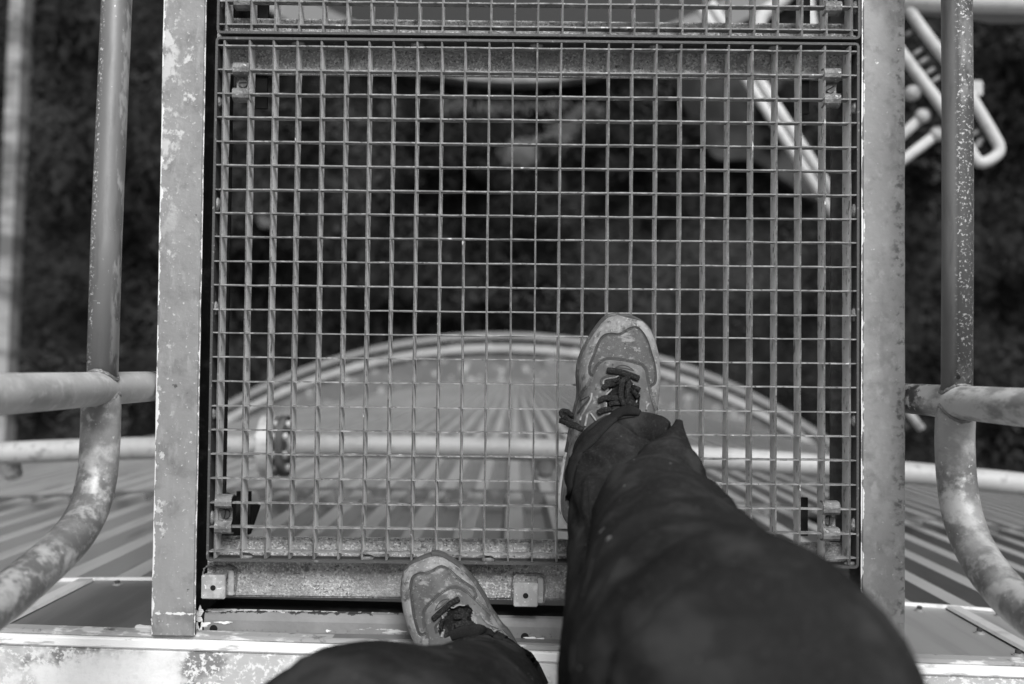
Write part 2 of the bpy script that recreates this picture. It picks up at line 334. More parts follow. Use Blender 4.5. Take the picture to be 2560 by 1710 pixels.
for s in range(-5, 6):
    V = []; F = []
    for i in range(13):
        for (q_, z) in ((-.02, -1.662), (.012, -1.668), (.012, -1.70), (-.02, -1.71)): V.append(tl((s-.5+i/12)*2.0, q_, z))
    for i in range(12):
        for j in range(3): F.append((i*4+j, i*4+j+1, i*4+5+j, i*4+4+j))
    obj('lap_shadow_strip', mesh('lap_shadow_strip', V, F), M['fl_dark'], tank)  # added dark strip standing in for the shadow at the sheet lap
# flashing round the top
FW = 1.5
for s in range(-6, 7):
    ctr = s*FW
    V = []; F = []; ns = 8
    pr = [(.004, -.006), (.010, -.012), (.010, -.355), (.014, -.362), (.014, -.366), (.006, -.366)]
    for i in range(ns+1):
        x_ = ctr-FW/2+FW*i/ns - (.02 if i == 0 else 0)
        for (r, z) in pr: V.append(tl(x_, r+(.0015 if i == 0 else 0), z))
    m_ = len(pr)
    for i in range(ns):
        for q in range(m_-1): F.append((i*m_+q, i*m_+q+1, (i+1)*m_+q+1, (i+1)*m_+q))
    fp = obj('flashing_panel', mesh('flashing_panel', V, F), M['flash_d'] if s == 0 else M['flash'], tank)
    if s == 0: fp['label'] = 'darker stained flashing panel'
    # seam strip and bright lower lip
    V = []; F = []
    for z in (-.012, -.358):
        for (x_, r) in ((ctr+FW/2-.030, .013), (ctr+FW/2-.026, .017), (ctr+FW/2-.004, .017), (ctr+FW/2, .013)): V.append(tl(x_, r, z))
    F = [(0, 1, 5, 4), (1, 2, 6, 5), (2, 3, 7, 6)]
    obj('seam_strip', mesh('seam_strip', V, F), M['strip'] if s <= 0 else M['flash'], fp)
    V = []; F = []
    for i in range(ns+1):
        x_ = ctr-FW/2+FW*i/ns
        for (r, z) in ((.0105, -.358), (.0165, -.360), (.0165, -.365)): V.append(tl(x_, r+.001, z))
    for i in range(ns):
        for q in range(2): F.append((i*3+q, i*3+q+1, (i+1)*3+q+1, (i+1)*3+q))
    obj('lower_lip', mesh('lower_lip', V, F), M['strip'], fp)
    if abs(s) <= 2:
        if s == -2 or 'scr' not in globals():
            bm = bmesh.new()
            cyl(bm, .0085, .0015, 20); cyl(bm, .006, .0018, 20, Matrix.Translation((0, 0, .0016))); cyl(bm, .0042, .005, 6, Matrix.Translation((0, 0, .005)))
            scr = bpy.data.meshes.new('screw'); bm.to_mesh(scr); bm.free(); scr.materials.append(M['flash']); scr.materials.append(M['screw'])
            for f in scr.polygons: f.material_index = 1 if f.center.z > .0035 else 0
        pos = [(ctr-FW/2+.05+0.105*q, -.333) for q in range(14)]+[(ctr+FW/2-.045, -.20), (ctr+FW/2-.045, -.08)]
        for (x_, z) in pos:
            o = bpy.data.objects.new('screw', scr); C.objects.link(o); o.parent = fp
            p = tl(x_, .0105 if z > -.33 else .0105, z); o.location = p
            nrm = Vector((p.x, p.y, 0)).normalized(); o.rotation_euler = nrm.to_track_quat('Z', 'Y').to_euler()
disc_ring('base_slab', (0, 0), TR-.3, TR+1.25, GZ-.1, GZ+.55, M['base'], tank)
disc_ring('inner_kerb', (0, 0), TR+.97, TR+1.15, GZ+.55, GZ+.75, M['kerb'], tank)
disc_ring('outer_kerb', (0, 0), TR+1.42, TR+1.60, GZ-.1, GZ+.45, M['kerb2'], tank)
# ================================================================== RING PIPE
ring = thing('ring_pipe', 'thick pale pipe curving round the tank wall below the walkway', 'pipe', tuple(tp(0, .168, 1.372-2.70)))
RZ = 1.372-2.70; RO = .168; RP = .0302
o0 = Vector(ring.location)
def rp(arc, dr=0, dz=0): return tp(arc, RO+dr, RZ+dz)-o0
tubeobj('pipe', [rp(x) for x in np.linspace(-9, 9, 120)], RP, M['pipe'], ring, 24)
arcF = -.655
def onring(arc, dr=0, dz=0):
    p = rp(arc, dr, dz); t = (rp(arc+.01)-rp(arc-.01)).normalized(); return p, t
for k, (dx, hh, mt) in enumerate([(-.030, .036, 'strip'), (.010, .020, 'fl_dark')]):
    p, t = onring(arcF+dx); bm = bmesh.new(); q = t.to_track_quat('Z', 'Y')
    cyl(bm, .083, hh, 40, q.to_matrix().to_4x4()); bmesh.ops.translate(bm, vec=p, verts=bm.verts)
    obj('flange', bm, M[mt], ring)
for b in range(8):
    an = b*math.pi/4+.3; p, t = onring(arcF-.012); q = t.to_track_quat('Z', 'Y'); off = q @ Vector((math.cos(an)*.062, math.sin(an)*.062, 0))
    bm = bmesh.new(); cyl(bm, .011, .085, 6, q.to_matrix().to_4x4()); bmesh.ops.translate(bm, vec=p+off, verts=bm.verts); obj('bolt', bm, M['strip'], ring)
def nozzle(arc):
    p, t = onring(arc); inw = Vector((t.y, -t.x, 0)).normalized()
    if inw.y > 0: inw = -inw
    d = (inw*.8+Vector((0, 0, -.6))).normalized()
    bm = bmesh.new(); q = d.to_track_quat('Z', 'Y'); mq = q.to_matrix().to_4x4()
    cyl(bm, .028, .05, 20, Matrix.Translation(p+d*.035) @ mq); cyl(bm, .018, .03, 16, Matrix.Translation(p+d*.072) @ mq); cyl(bm, .024, .02, 6, Matrix.Translation(p+d*.075) @ mq)
    o = obj('nozzle', bm, M['pipe'], ring)
for arc in (.057, -1.40, 1.62, 3.1, -2.9): nozzle(arc)
for arc in (.86, -2.2, 2.6):
    p, t = onring(arc); inw = Vector((t.y, -t.x, 0)).normalized(); inw = -inw if inw.y > 0 else inw
    bm = bmesh.new()
    q = Matrix((t, inw, Vector((0, 0, 1)))).transposed().to_4x4(); q.translation = p
    vs = bx(bm, -.025, .025, -.02, .20, -.045, -.033) + bx(bm, -.025, .025, .17, .19, -.25, .22) + bx(bm, -.03, .03, -.05, -.035, -.06, .10)+bx(bm, -.03, .03, -.05, .04, .034, .044)
    bmesh.ops.transform(bm, matrix=q, verts=bm.verts)
    obj('bracket', bm, M['dark'] if arc == .86 else M['fl_dark'], ring)
    bm = bmesh.new(); bx(bm, -.018, .018, .035, .075, .05, .09, .004); bx(bm, -.06, -.02, .10, .14, -.03, .0, .004)
    bmesh.ops.transform(bm, matrix=q, verts=bm.verts); obj('clamp', bm, M['white'], ring)
# ================================================================== WHITE TUBULAR FRAME (upper right, lower down)
ZF = 1.372-4.0
def A(u, v, z=ZF): return at(u, v, z)
z11 = lambda x, y: (2000+x/3.564, y/3.564)
fr = thing('tube_frame', 'white tubular frame with a rounded end and short cross bars, below the right railing', 'frame', tuple(A(2300, 200)))
f0 = Vector(fr.location)
out = [z11(*p) for p in [(940, 40), (1000, 130), (1150, 340), (1330, 570), (1500, 830), (1640, 1060), (1735, 1225), (1772, 1300), (1768, 1360), (1725, 1405), (1650, 1445), (1590, 1440), (1535, 1370), (1400, 1150), (1250, 930), (1100, 730), (950, 530), (800, 330)]]
tubeobj('rail', [A(*p)-f0 for p in spline(out, 120)], .0225, M['white'], fr, 14)
for (x, y) in [(985, 285), (1045, 465), (1095, 545), (1150, 640), (1200, 715), (1560, 1185), (1600, 1260), (1560, 1310)]:
    u, v = z11(x, y); d = np.array([.83, -.56])*15
    tubeobj('cross_bar', [A(u-d[0], v-d[1], ZF-.03)-f0, A(u+d[0], v+d[1], ZF-.03)-f0], .010, M['grey_tube'], fr, 8)
for (p, q, zz) in [((880, 1235), (1095, 1030), -.06), ((860, 1470), (1225, 1190), -.06)]:
    a_, b_ = A(*z11(*p), ZF-.12)-f0, A(*z11(*q), ZF+zz)-f0
    tubeobj('strut', [a_+(a_-b_)*.5, a_, b_], .021, M['white'], fr, 12)
    bm = bmesh.new(); bmesh.ops.create_uvsphere(bm, u_segments=14, v_segments=8, radius=.032); bmesh.ops.translate(bm, vec=b_, verts=bm.verts)
    obj('joint', bm, M['white'], fr)
bm = bmesh.new(); bmesh.ops.create_uvsphere(bm, u_segments=14, v_segments=8, radius=.034); bmesh.ops.translate(bm, vec=A(*z11(1000, 830), ZF-.12)-f0, verts=bm.verts); obj('joint', bm, M['white'], fr)
bm = bmesh.new(); c = A(*z11(1560, 790), ZF-.02)-f0; bx(bm, c.x-.03, c.x+.025, c.y-.035, c.y+.03, c.z-.02, c.z+.02, .006); obj('corner_block', bm, M['pipe'], fr)
cp = thing('white_pipe', 'thick white pipe crossing the top right corner behind the railing', 'pipe', tuple(A(2400, 5)))
c0 = Vector(cp.location)
tubeobj('pipe', [A(2150, -6)-c0, A(2400, 2)-c0, A(2800, 12)-c0], .045, M['white'], cp, 16)
tubeobj('lower_pipe', [A(2250, 8, ZF-.1)-c0, A(2420, 22, ZF-.1)-c0, A(2480, 34, ZF-.1)-c0, A(2800, 28, ZF-.1)-c0], .04, M['grey_tube'], cp, 16)
cn = Vector((.86, .51, 0))*.0225
for s_, lab in ((-1, 'left one of two parallel pale pipes slanting below the right of the grating'), (1, 'right one of two parallel pale pipes slanting below the right of the grating')):
    a_, b_ = A(1764, 14)+cn*s_, A(2200, 693)+cn*s_
    o = tubeobj('slanting_pipe', [Vector((0, 0, 0)), b_-a_], .0195, M['white'], None, 14, loc=tuple(a_))
    o['label'] = lab; o['category'] = 'pipe'; o['group'] = 'pale pipes slanting under the walkway'
pb = thing('pale_bar', 'short pale double bar poking out below the right end post', 'bar', tuple(A(2250, 1010)))
b0_ = Vector(pb.location)
tubeobj('bar', [A(2195, 935)-b0_, A(2304, 1072)-b0_], .017, M['white'], pb, 10)
tubeobj('lower_bar', [A(2185, 965, ZF-.05)-b0_, A(2268, 1070, ZF-.05)-b0_], .012, M['grey_tube'], pb, 10)
rg = thing('support_arch', 'pale curved bracket seen through the top of the grating at the right', 'bracket', tuple(A(1950, 20)))
g0 = Vector(rg.location)
tubeobj('arch', [A(*p)-g0 for p in spline([(1890, 90), (1905, 40), (1950, 5), (1990, -40), (2010, -90)], 20)], .03, M['white'], rg, 12)
tubeobj('arm', [A(*p)-g0 for p in spline([(2030, 90), (2020, 30), (2015, -30), (2015, -90)], 12)], .03, M['white'], rg, 12)
# ================================================================== PLATFORM / SLAB
SL = math.atan(-.0215)
slab = thing('threshold_slab', 'white peeling concrete threshold at the bottom of the picture', 'threshold', (0, -.4625, 0), SL)
box('slab', -1.6, 1.6, -1.3, -.0175, -.09, 0, M['slab'], slab, .003)
box('edge_lip', -1.6, 1.6, -.0165, -.003, -.03, .0015, M['lip'], slab, .002)
box('grey_trim', -1.6, 1.6, -.0025, .004, -.03, -.006, M['lip_grey'], slab, .001)
# door sill between the stringers
V = []; F = []
pr = [(-.4560, -.034), (-.4350, -.034), (-.4285, -.0355), (-.4245, -.040), (-.4225, -.047), (-.4222, -.110), (-.4262, -.110), (-.4262, -.05), (-.4560, -.038)]
for x in (-.459, .449):
    for (y, z) in pr: V.append((x, y-(x+.46)*.012, z))
k = len(pr)
F = [(i, (i+1) % k, k+(i+1) % k, k+i) for i in range(k)]+[tuple(range(k)), tuple(range(k, 2*k))[::-1]]
sill = thing('door_sill', 'grey painted steel sill with bolt holes under the left shoe', 'sill', (0, 0, 0))
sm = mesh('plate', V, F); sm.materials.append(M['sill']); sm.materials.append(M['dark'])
for f in sm.polygons: f.material_index = 1 if f.center.z < -.06 else 0  # front face gets the dark material: shade of the gap painted on
obj('plate', sm, None, sill)
box('back_strip', -.459, .449, -.4710, -.4562, -.05, -.0335, M['lip_grey'], sill, .001)
for (u, v) in ((534, 1572), (1312, 1592)):
    p = at(u, v, -.034); bm = bmesh.new()
    cyl(bm, .0055, .006, 20, Matrix.Translation((p.x, p.y, -.0365))); obj('bolt_hole', bm, M['hole'], sill)
# ================================================================== STRINGERS
def stringer(x0, x1, web_at_x0, mat, matin, label):
    t = thing('stringer', label, 'beam', (0, 0, 0), 0, 'side beams of the walkway')
    ya, yb = -.4485, 1.05
    ox = x0 if web_at_x0 else x1; s = 1 if web_at_x0 else -1
    bm = bmesh.new()
    pr = [(0, 0.0), (.060, 0.0), (.060, -.006), (.014, -.010), (.0065, -.018), (.0065, -.122), (.014, -.130), (.060, -.134), (.060, -.140), (0, -.140)]
    P = []
    rr = []
    for (x, z) in pr: rr.append((ox+s*x, z))
    nseg = 40
    V = []; F = []; k = len(rr)
    for i in range(nseg+1):
        y = ya+(yb-ya)*i/nseg
        for j, (x, z) in enumerate(rr):
            V.append((x+(random.uniform(-.0004, .0004) if j in (0, 1) else 0), y, z))
    for i in range(nseg):
        for j in range(k): F.append((i*k+j, i*k+(j+1) % k, (i+1)*k+(j+1) % k, (i+1)*k+j))
    F += [tuple(range(k))[::-1], tuple(range(nseg*k, nseg*k+k))]
    m = mesh('channel', V, F); bm = bmesh.new(); bm.from_mesh(m); bmesh.ops.recalc_face_normals(bm, faces=bm.faces)
    ed = [e for e in bm.edges if abs(e.verts[0].co.z) < 1e-6 and abs(e.verts[1].co.z) < 1e-6 and abs(e.verts[0].co.y-e.verts[1].co.y) > 1e-3]
    bmesh.ops.bevel(bm, geom=ed, offset=.0022, segments=2, affect='EDGES')
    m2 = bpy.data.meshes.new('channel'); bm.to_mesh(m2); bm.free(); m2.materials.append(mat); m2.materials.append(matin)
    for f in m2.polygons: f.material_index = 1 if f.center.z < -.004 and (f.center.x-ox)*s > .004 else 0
    obj('channel', m2, None, t)
    return t
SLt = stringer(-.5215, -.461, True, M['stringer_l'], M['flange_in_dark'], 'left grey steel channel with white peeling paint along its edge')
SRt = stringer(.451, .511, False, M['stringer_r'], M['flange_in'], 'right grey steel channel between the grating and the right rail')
# gusset under left end
def plate3(name, pts, th, mat, parent):
    P = [Vector(p) for p in pts]; k = len(P)
    V = P+[p-Vector((0, 0, th)) for p in P]; F = [tuple(range(k)), tuple(range(k, 2*k))[::-1]]+[(i, k+i, k+(i+1) % k, (i+1) % k) for i in range(k)]
    bm = bmesh.new(); m = mesh(name, V, F); bm.from_mesh(m); bmesh.ops.recalc_face_normals(bm, faces=bm.faces); return obj(name, bm, mat, parent)
plate3('gusset', [at(565, 1233, -.15), at(648, 1265, -.15), at(624, 1336, -.15), at(540, 1352, -.15), at(505, 1300, -.15)], .01, M['dark'], SLt)
# foot plate patch of paint at left end, two paint splashes on the wall side
# ================================================================== CROSS BEAMS
def cross(y0, y1, legy, label, tabs=()):
    t = thing('cross_beam', label, 'beam', (0, 0, 0), 0, 'cross beams under the grating')
    bm = bmesh.new(); bx(bm, -.4555, .4455, y0, y1, -.044, -.0305, .003); obj('top_flange', bm, M['beam'], t)
    bm = bmesh.new(); bx(bm, -.4555, .4455, min(legy, legy+.008), max(legy, legy+.008), -.11, -.0445); obj('leg_flange', bm, M['beam'], t)
    for (xa, ya) in tabs:
        bm = bmesh.new()
        vs = bx(bm, xa, xa+.033, ya-.033, ya, -.018, -.0125, .0012); bx(bm, xa+.001, xa+.032, ya-.006, ya-.001, -.0305, -.0185); bx(bm, xa+.0335, xa+.041, ya-.031, ya+.004, -.0303, -.026, .001)
        o = obj('mounting_tab', bm, M['tab'], t)
        bm = bmesh.new(); cyl(bm, .0038, .004, 20, Matrix.Translation((xa+.0165, ya-.0175, -.0142))); obj('bolt_hole', bm, M['hole'], o)
        path = [(xa-.003, ya-.028, -.0295), (xa-.0035, ya-.012, -.0295), (xa-.001, ya+.006, -.0295), (xa+.008, ya+.010, -.0295), (xa+.020, ya+.008, -.0295), (xa+.034, ya+.009, -.0295), (xa+.043, ya+.004, -.0295), (xa+.0435, ya-.014, -.0295), (xa+.042, ya-.031, -.0295)]
        P = spline(path, 50); rr = [.0013*random.uniform(.5, 1.5) for _ in P]
        for p in P: p += rng.normal(0, .0005, 3)
        tubeobj('weld_bead', P, rr, M['weld'], o, 6)
    return t
cross(-.4025, -.3186, -.4025, 'speckled galvanised cross beam at the near end with two small drilled tabs', [(-.4575, -.3685), (-.0248, -.3745)])
cross(.3372, .4168, .4088, 'speckled galvanised cross beam at the far end under the joint of the two gratings')
# ================================================================== GRATINGS
def barmesh(L, d, th, n, name, axis='y', jit=.0004, ztop=0.):
    V = []; F = []
    for i in range(n+1):
        p = -L/2+L*i/n; o = random.uniform(-jit, jit); o2 = random.uniform(-jit, jit); o3 = random.uniform(-jit, jit)*.6
        for (x, z) in ((-th/2+o, ztop+o3), (th/2+o, ztop+o3), (th/2+o2, ztop-d), (-th/2+o2, ztop-d)):
            V.append((x, p, z) if axis == 'y' else (p, x, z))
    for i in range(n):
        for j in range(4):
            f = (i*4+j, i*4+(j+1) % 4, (i+1)*4+(j+1) % 4, (i+1)*4+j); F.append(f if axis == 'x' else f[::-1])
    F += [(0, 1, 2, 3), (n*4+3, n*4+2, n*4+1, n*4)]
    m = mesh(name, V, F)
    if axis == 'y':
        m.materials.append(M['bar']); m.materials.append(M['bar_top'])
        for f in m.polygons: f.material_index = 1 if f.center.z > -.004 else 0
    else: m.materials.append(M['cbar'])
    return m
def clipmesh():
    pr = [(-.0275, -.010), (-.0265, -.001), (-.0235, .0032), (-.0185, .0045), (-.0125, .0040), (-.0095, .0005), (-.0088, -.008), (-.0075, -.0105), (.0075, -.0105), (.0088, -.008), (.0095, .0005), (.0125, .0040), (.0185, .0045), (.0235, .0032), (.0265, -.001), (.0275, -.010)]
    V = []; F = []; k = len(pr)
    for dz in (0, -.0022):
        for x in (-.0115, .0115):
            for j, (y, z) in enumerate(pr):
                w_ = .8 if 6 <= j <= 9 else 1
                V.append((x*w_, y*(1-.0 if dz == 0 else .93), z+dz))
    for i in range(k-1):
        F.append((i, k+i, k+i+1, i+1)); F.append((2*k+i, 2*k+i+1, 3*k+i+1, 3*k+i))
        F.append((i, i+1, 2*k+i+1, 2*k+i)); F.append((k+i, 3*k+i, 3*k+i+1, k+i+1))
    m = mesh('clip', V, F, False); bm = bmesh.new(); bm.from_mesh(m); bmesh.ops.recalc_face_normals(bm, faces=bm.faces)
    bm.to_mesh(m); bm.free(); m.materials.append(M['clip']); return m
CLIP = clipmesh()
bm = bmesh.new(); cyl(bm, .0068, .003, 24); 
for v in bm.verts:
    if v.co.z > 0: v.co.x *= .9; v.co.y *= .9
SCR = bpy.data.meshes.new('clip_screw'); bm.to_mesh(SCR); bm.free(); SCR.materials.append(M['screw'])
bm = bmesh.new(); bx(bm, -.0062, .0062, -.0008, .0008, 0, .0004); SLOT = bpy.data.meshes.new('slot'); bm.to_mesh(SLOT); bm.free(); SLOT.materials.append(M['hole'])
def clip(parent, x, y, slot, px, pw, tilt=0):
    o = bpy.data.objects.new('clip', CLIP); C.objects.link(o); o.parent = parent; o.location = (x, y, 0); o.rotation_euler = (0, 0, tilt)
    s = bpy.data.objects.new('clip_screw', SCR); C.objects.link(s); s.parent = o; s.location = (0, 0, -.0090)
    bm = bmesh.new(); a = Matrix.Translation((0, 0, -.0075)) @ Matrix.Rotation(slot, 4, 'Z'); bx(bm, -.0056, .0056, -.0008, .0008, 0, .0002); bmesh.ops.transform(bm, matrix=a, verts=bm.verts)
    obj('screw_slot', bm, M['hole'], o)
    box('clip_plate', px, px+pw, -.027, .027, -.046, -.040, M['dark'], o)
def grating(y0, y1, rows, xs, label, clips, dx=0):
    t = thing('grating_panel', label, 'grating', (dx, 0, 0), 0, 'steel grating panels of the walkway floor')
    L = y1-y0-.008; cy = (y0+y1)/2
    bars = [barmesh(L, .030, .0022, 22, 'bearing_bar') for _ in range(5)]
    for x in xs:
        o = bpy.data.objects.new('bearing_bar', random.choice(bars)); C.objects.link(o); o.parent = t
        o.location = (x+random.uniform(-.0003, .0003), cy, 0); o.rotation_euler = (0, random.uniform(-.02, .02), random.uniform(-.0008, .0008))
    W = .8895
    cb = [barmesh(W, .0145, .0018, 30, 'cross_bar', 'x', ztop=-.0004) for _ in range(4)]
    for y in rows:
        o = bpy.data.objects.new('cross_bar', random.choice(cb)); C.objects.link(o); o.parent = t
        o.location = (0, y+random.uniform(-.0004, .0004), 0); o.rotation_euler = (random.uniform(-.02, .02), 0, random.uniform(-.0004, .0004))
    # frame: rounded rectangle strip
    cr = .006; hw = .4472
    cor = [(hw-cr, y1-cr, 0), (-hw+cr, y1-cr, 90), (-hw+cr, y0+cr, 180), (hw-cr, y0+cr, 270)]
    V = []; 
    ring_ = []
    for (a, b, an) in cor:
        for q in range(5):
            th = R(an+90*q/4); ring_.append((a, b, math.cos(th), math.sin(th)))
    k = len(ring_); F = []
    for (r, z) in ((cr, 0.0008), (cr-.0034, 0.0008), (cr-.0034, -.030), (cr, -.030)):
        for (a, b, c, s) in ring_: V.append((a+c*r, b+s*r, z))
    for q in range(4):
        for i in range(k): F.append((q*k+i, q*k+(i+1) % k, ((q+1) % 4)*k+(i+1) % k, ((q+1) % 4)*k+i))
    m = mesh('frame', V, F); bm = bmesh.new(); bm.from_mesh(m); bmesh.ops.recalc_face_normals(bm, faces=bm.faces); obj('frame', bm, M['frame'], t)
    # weld blobs joining bars to the frame
    bm = bmesh.new()
    bmesh.ops.create_uvsphere(bm, u_segments=12, v_segments=6, radius=1)
    for v in bm.verts: v.co = Vector((v.co.x*.010, v.co.y*.005, v.co.z*.006))
    wm = bpy.data.meshes.new('weld_blob'); bm.to_mesh(wm); bm.free(); wm.materials.append(M['weld'])
    for (yy, off) in ((y1-.005, .02), (y0+.005, -.04)):
        for q in range(-2, 4):
            x = off+q*.1667-.033
            if abs(x) < .44 and abs(yy) < .5:
                o = bpy.data.objects.new('weld_blob', wm); C.objects.link(o); o.parent = t; o.location = (x+.012, yy, -.011)
    for sx in (-1, 1):
        for q in range(5):
            yy = y0+(y1-y0)*(.08+.2*q)
            if abs(yy) < .6:
                o = bpy.data.objects.new('weld_blob', wm); C.objects.link(o); o.parent = t; o.location = (sx*(hw-.0035), yy, -.010); o.rotation_euler = (0, 0, math.pi/2)
    for c in clips: clip(t, *c)
    return t
xs = [-.4358]+[(-12+i)/30 for i in range(25)]+[.4352]
rows_ = [(11-j)/30 for j in range(22)]
grating(-.3471, .3787, rows_, xs, 'large steel grating panel under the right foot, filling the middle', 
        [(-.4107, .3167, .05, .008, .018), (.4092, .3167, .55, -.034, .014), (-.4245, -.2833, 1.4, .006, .02, .0), (.4092, -.2833, 1.5, -.034, .014)])
rows2 = [.397]+[.4295+i/30 for i in range(17)]
grating(.3835, .3835+.60, rows2, [x+.0005 for x in xs], 'second steel grating panel, cut off by the top edge of the picture', [(-.412, .4462, .2, .008, .018), (.4092, .4462, .2, -.034, .014)], .0012)
# ================================================================== RAILINGS
def weldring(c, axis, r, parent, th=.0035):
    q = Vector(axis).to_track_quat('Z', 'Y'); P = []
    for i in range(49):
        a = 2*math.pi*i/48
        P.append(Vector(c)+q @ Vector((math.cos(a)*(r+random.uniform(0, .0015)), math.sin(a)*(r+random.uniform(0, .0015)), .010*math.cos(2*a)+random.uniform(-.0008, .0008))))
    P[-1] = P[0]
    return tubeobj('weld_bead', P, [th*random.uniform(.6, 1.2) for _ in P], M['weld'], parent, 8)
def railing(xr, sgn, straight, bend, postpx, mats, label, hole):
    yb = atx(*postpx, xr); base = Vector((xr, yb.y, -.08))
    t = thing('handrail', label, 'railing', tuple(base), 0, 'tubular railings beside the walkway')
    S_ = [atx(u, v, xr)-base for u, v in straight]
    # extend the far end beyond the frame
    S_ = [S_[0]+(S_[0]-S_[-1])*.8]+S_
    tubeobj('rail', S_, .0188, M[mats[0]], t, 28)
    B = [atx(u, v, xr)-base for u, v in bend]
    up = Vector((0, B[-1].y-.012, B[-1].z+.12)); up2 = Vector((0, up.y-.004, up.z+.7))
    P = spline(B+[up, up+Vector((0, -.002, .25)), up2], 110)
    tubeobj('rail_bend', P, [min(.0238, .0209+.0029*i/9) for i in range(len(P))], M[mats[1]], t, 28)
    pz = 1.0
    tubeobj('post', [(0, 0, -.03), (0, 0, 0.1), (0, 0, .3), (0, 0, pz)], .0213, M[mats[2]], t, 28)
    jz = (atx(bend[0][0], postpx[1], xr)-base).z
    for (sy, r1) in ((1, .0188), (-1, .0209)):
        for k_ in range(2):
            P_ = []
            for i in range(61):
                a = 2*math.pi*i/60; r2 = .0213; x = r1*math.cos(a)
                P_.append(Vector((x, sy*(math.sqrt(max(r2*r2-x*x, 0))+.0012+k_*.002+random.uniform(-.0006, .0006)), jz+r1*math.sin(a)))*1.0)
            P_[-1] = P_[0].copy()
            tubeobj('weld_bead', P_, [random.uniform(.0012, .0026) if k_ == 0 else random.uniform(.0006, .0014) for _ in P_], M['weld'], t, 8)
    h = atx(*hole, xr)-base; bm = bmesh.new()
    c = Vector((0, h.y, h.z)); d = (CAM-(base+c)).normalized(); d = Vector((d.x, 0, d.z)).normalized()
    hv = Vector(((hole[0]-(straight[-1][0]))*.0005, 0, 0))
    q = d.to_track_quat('Z', 'Y'); cyl(bm, .0026, .006, 16, Matrix.Translation(c+d*.0166+hv) @ q.to_matrix().to_4x4()); obj('drilled_hole', bm, M['hole'], t)
    return t
railing(-.544, -1, [(292, 0), (279, 300), (266, 600), (255, 972)], [(255, 972), (253, 1020), (250, 1110), (243, 1190), (226, 1262), (200, 1315), (165, 1360), (115, 1408), (60, 1455), (0, 1503)], (340, 968), ('rail_l', 'bend', 'post_l'),
        'left tubular steel railing with a bent lower end, beside the dirty white edge beam', (234, 902))
railing(.5315, 1, [(2392, 0), (2394, 300), (2394, 600), (2392, 1006)], [(2391, 1006), (2388, 1052), (2387, 1110), (2391, 1190), (2402, 1270), (2425, 1345), (2462, 1415), (2510, 1475), (2560, 1522)], (2318, 1000), ('rail_r', 'bend', 'post_r'),
        'right tubular steel railing with a sparkling worn streak and bent lower end', (2394, 943))

def lump(name, c, sx, sy, sz, mat, parent, seed):
    rr = random.Random(seed); bm = bmesh.new(); bmesh.ops.create_icosphere(bm, subdivisions=3, radius=1)
    ph = [rr.uniform(0, 6) for _ in range(6)]
    for v in bm.verts:
        a = math.atan2(v.co.z, v.co.x); k = 1+.28*math.sin(3*a+ph[0])+.18*math.sin(5*a+ph[1])+.12*math.sin(9*a+ph[2]); v.co = Vector((v.co.x*sx*k, v.co.y*sy, v.co.z*sz*k))
    bmesh.ops.translate(bm, vec=c, verts=bm.verts); return obj(name, bm, mat, parent)
tl0 = Vector((TC.x, TC.y, 0))
lump('sealant_patch', tp(-.535, .012, -.115)-tl0, .022, .003, .035, M['lip'], tank, 1)
lump('sealant_patch', tp(-.545, .012, -.035)-tl0, .020, .003, .022, M['lip'], tank, 4)
for q, (u, v, sx, sy) in enumerate([(497, 1540, .006, .012), (500, 1562, .011, .006), (560, 1556, .010, .0016), (1335, 1598, .014, .003), (820, 1577, .003, .0015)]):
    pt = at(u, v, -.034); bm = bmesh.new(); bmesh.ops.create_circle(bm, cap_ends=True, segments=28, radius=1)
    rr = random.Random(q); ph = [rr.uniform(0, 6) for _ in range(4)]
    for vv in bm.verts:
        a = math.atan2(vv.co.y, vv.co.x); k = 1+.3*math.sin(3*a+ph[0])+.25*math.sin(7*a+ph[1]); vv.co = Vector((vv.co.x*sx*k, vv.co.y*sy*k, 0))
    g = bmesh.ops.extrude_face_region(bm, geom=list(bm.faces)); bmesh.ops.translate(bm, vec=(0, 0, .0009), verts=[x for x in g['geom'] if isinstance(x, bmesh.types.BMVert)])
    obj('paint_patch', bm, M['lip'], sill, loc=(pt.x, pt.y, -.0337))
# ================================================================== PERSON
person = thing('person', 'person in black trousers and worn grey trainers stepping onto the grating', 'person', (0, -.6, 0))
p0 = Vector(person.location)
def px10(x, y): return (1380+x/4.612, 760+y/4.612)
def px12(x, y): return (980+x/6.03, 1360+y/6.03)
def inpoly(P, poly):
    x, y = P[:, 0], P[:, 1]; c = np.zeros(len(P), bool); n = len(poly)
    for i in range(n):
        x1, y1 = poly[i]; x2, y2 = poly[(i+1) % n]
        if y1 == y2: continue
        m = ((y1 > y) != (y2 > y)) & (x < (x2-x1)*(y-y1)/(y2-y1)+x1); c ^= m
    return c
def sdist(P, line):
    """distance of points to a polyline and side sign"""
    best = np.full(len(P), 1e9); sg = np.zeros(len(P))
    for a, b in zip(line[:-1], line[1:]):
        a = np.array(a); b = np.array(b); d = b-a; L2 = d@d
        t = np.clip(((P-a)@d)/L2, 0, 1); q = a+t[:, None]*d; r = P-q; dist = np.hypot(r[:, 0], r[:, 1])
        cr = d[0]*r[:, 1]-d[1]*r[:, 0]; m = dist < best; best[m] = dist[m]; sg[m] = np.sign(cr[m])
    return best, sg
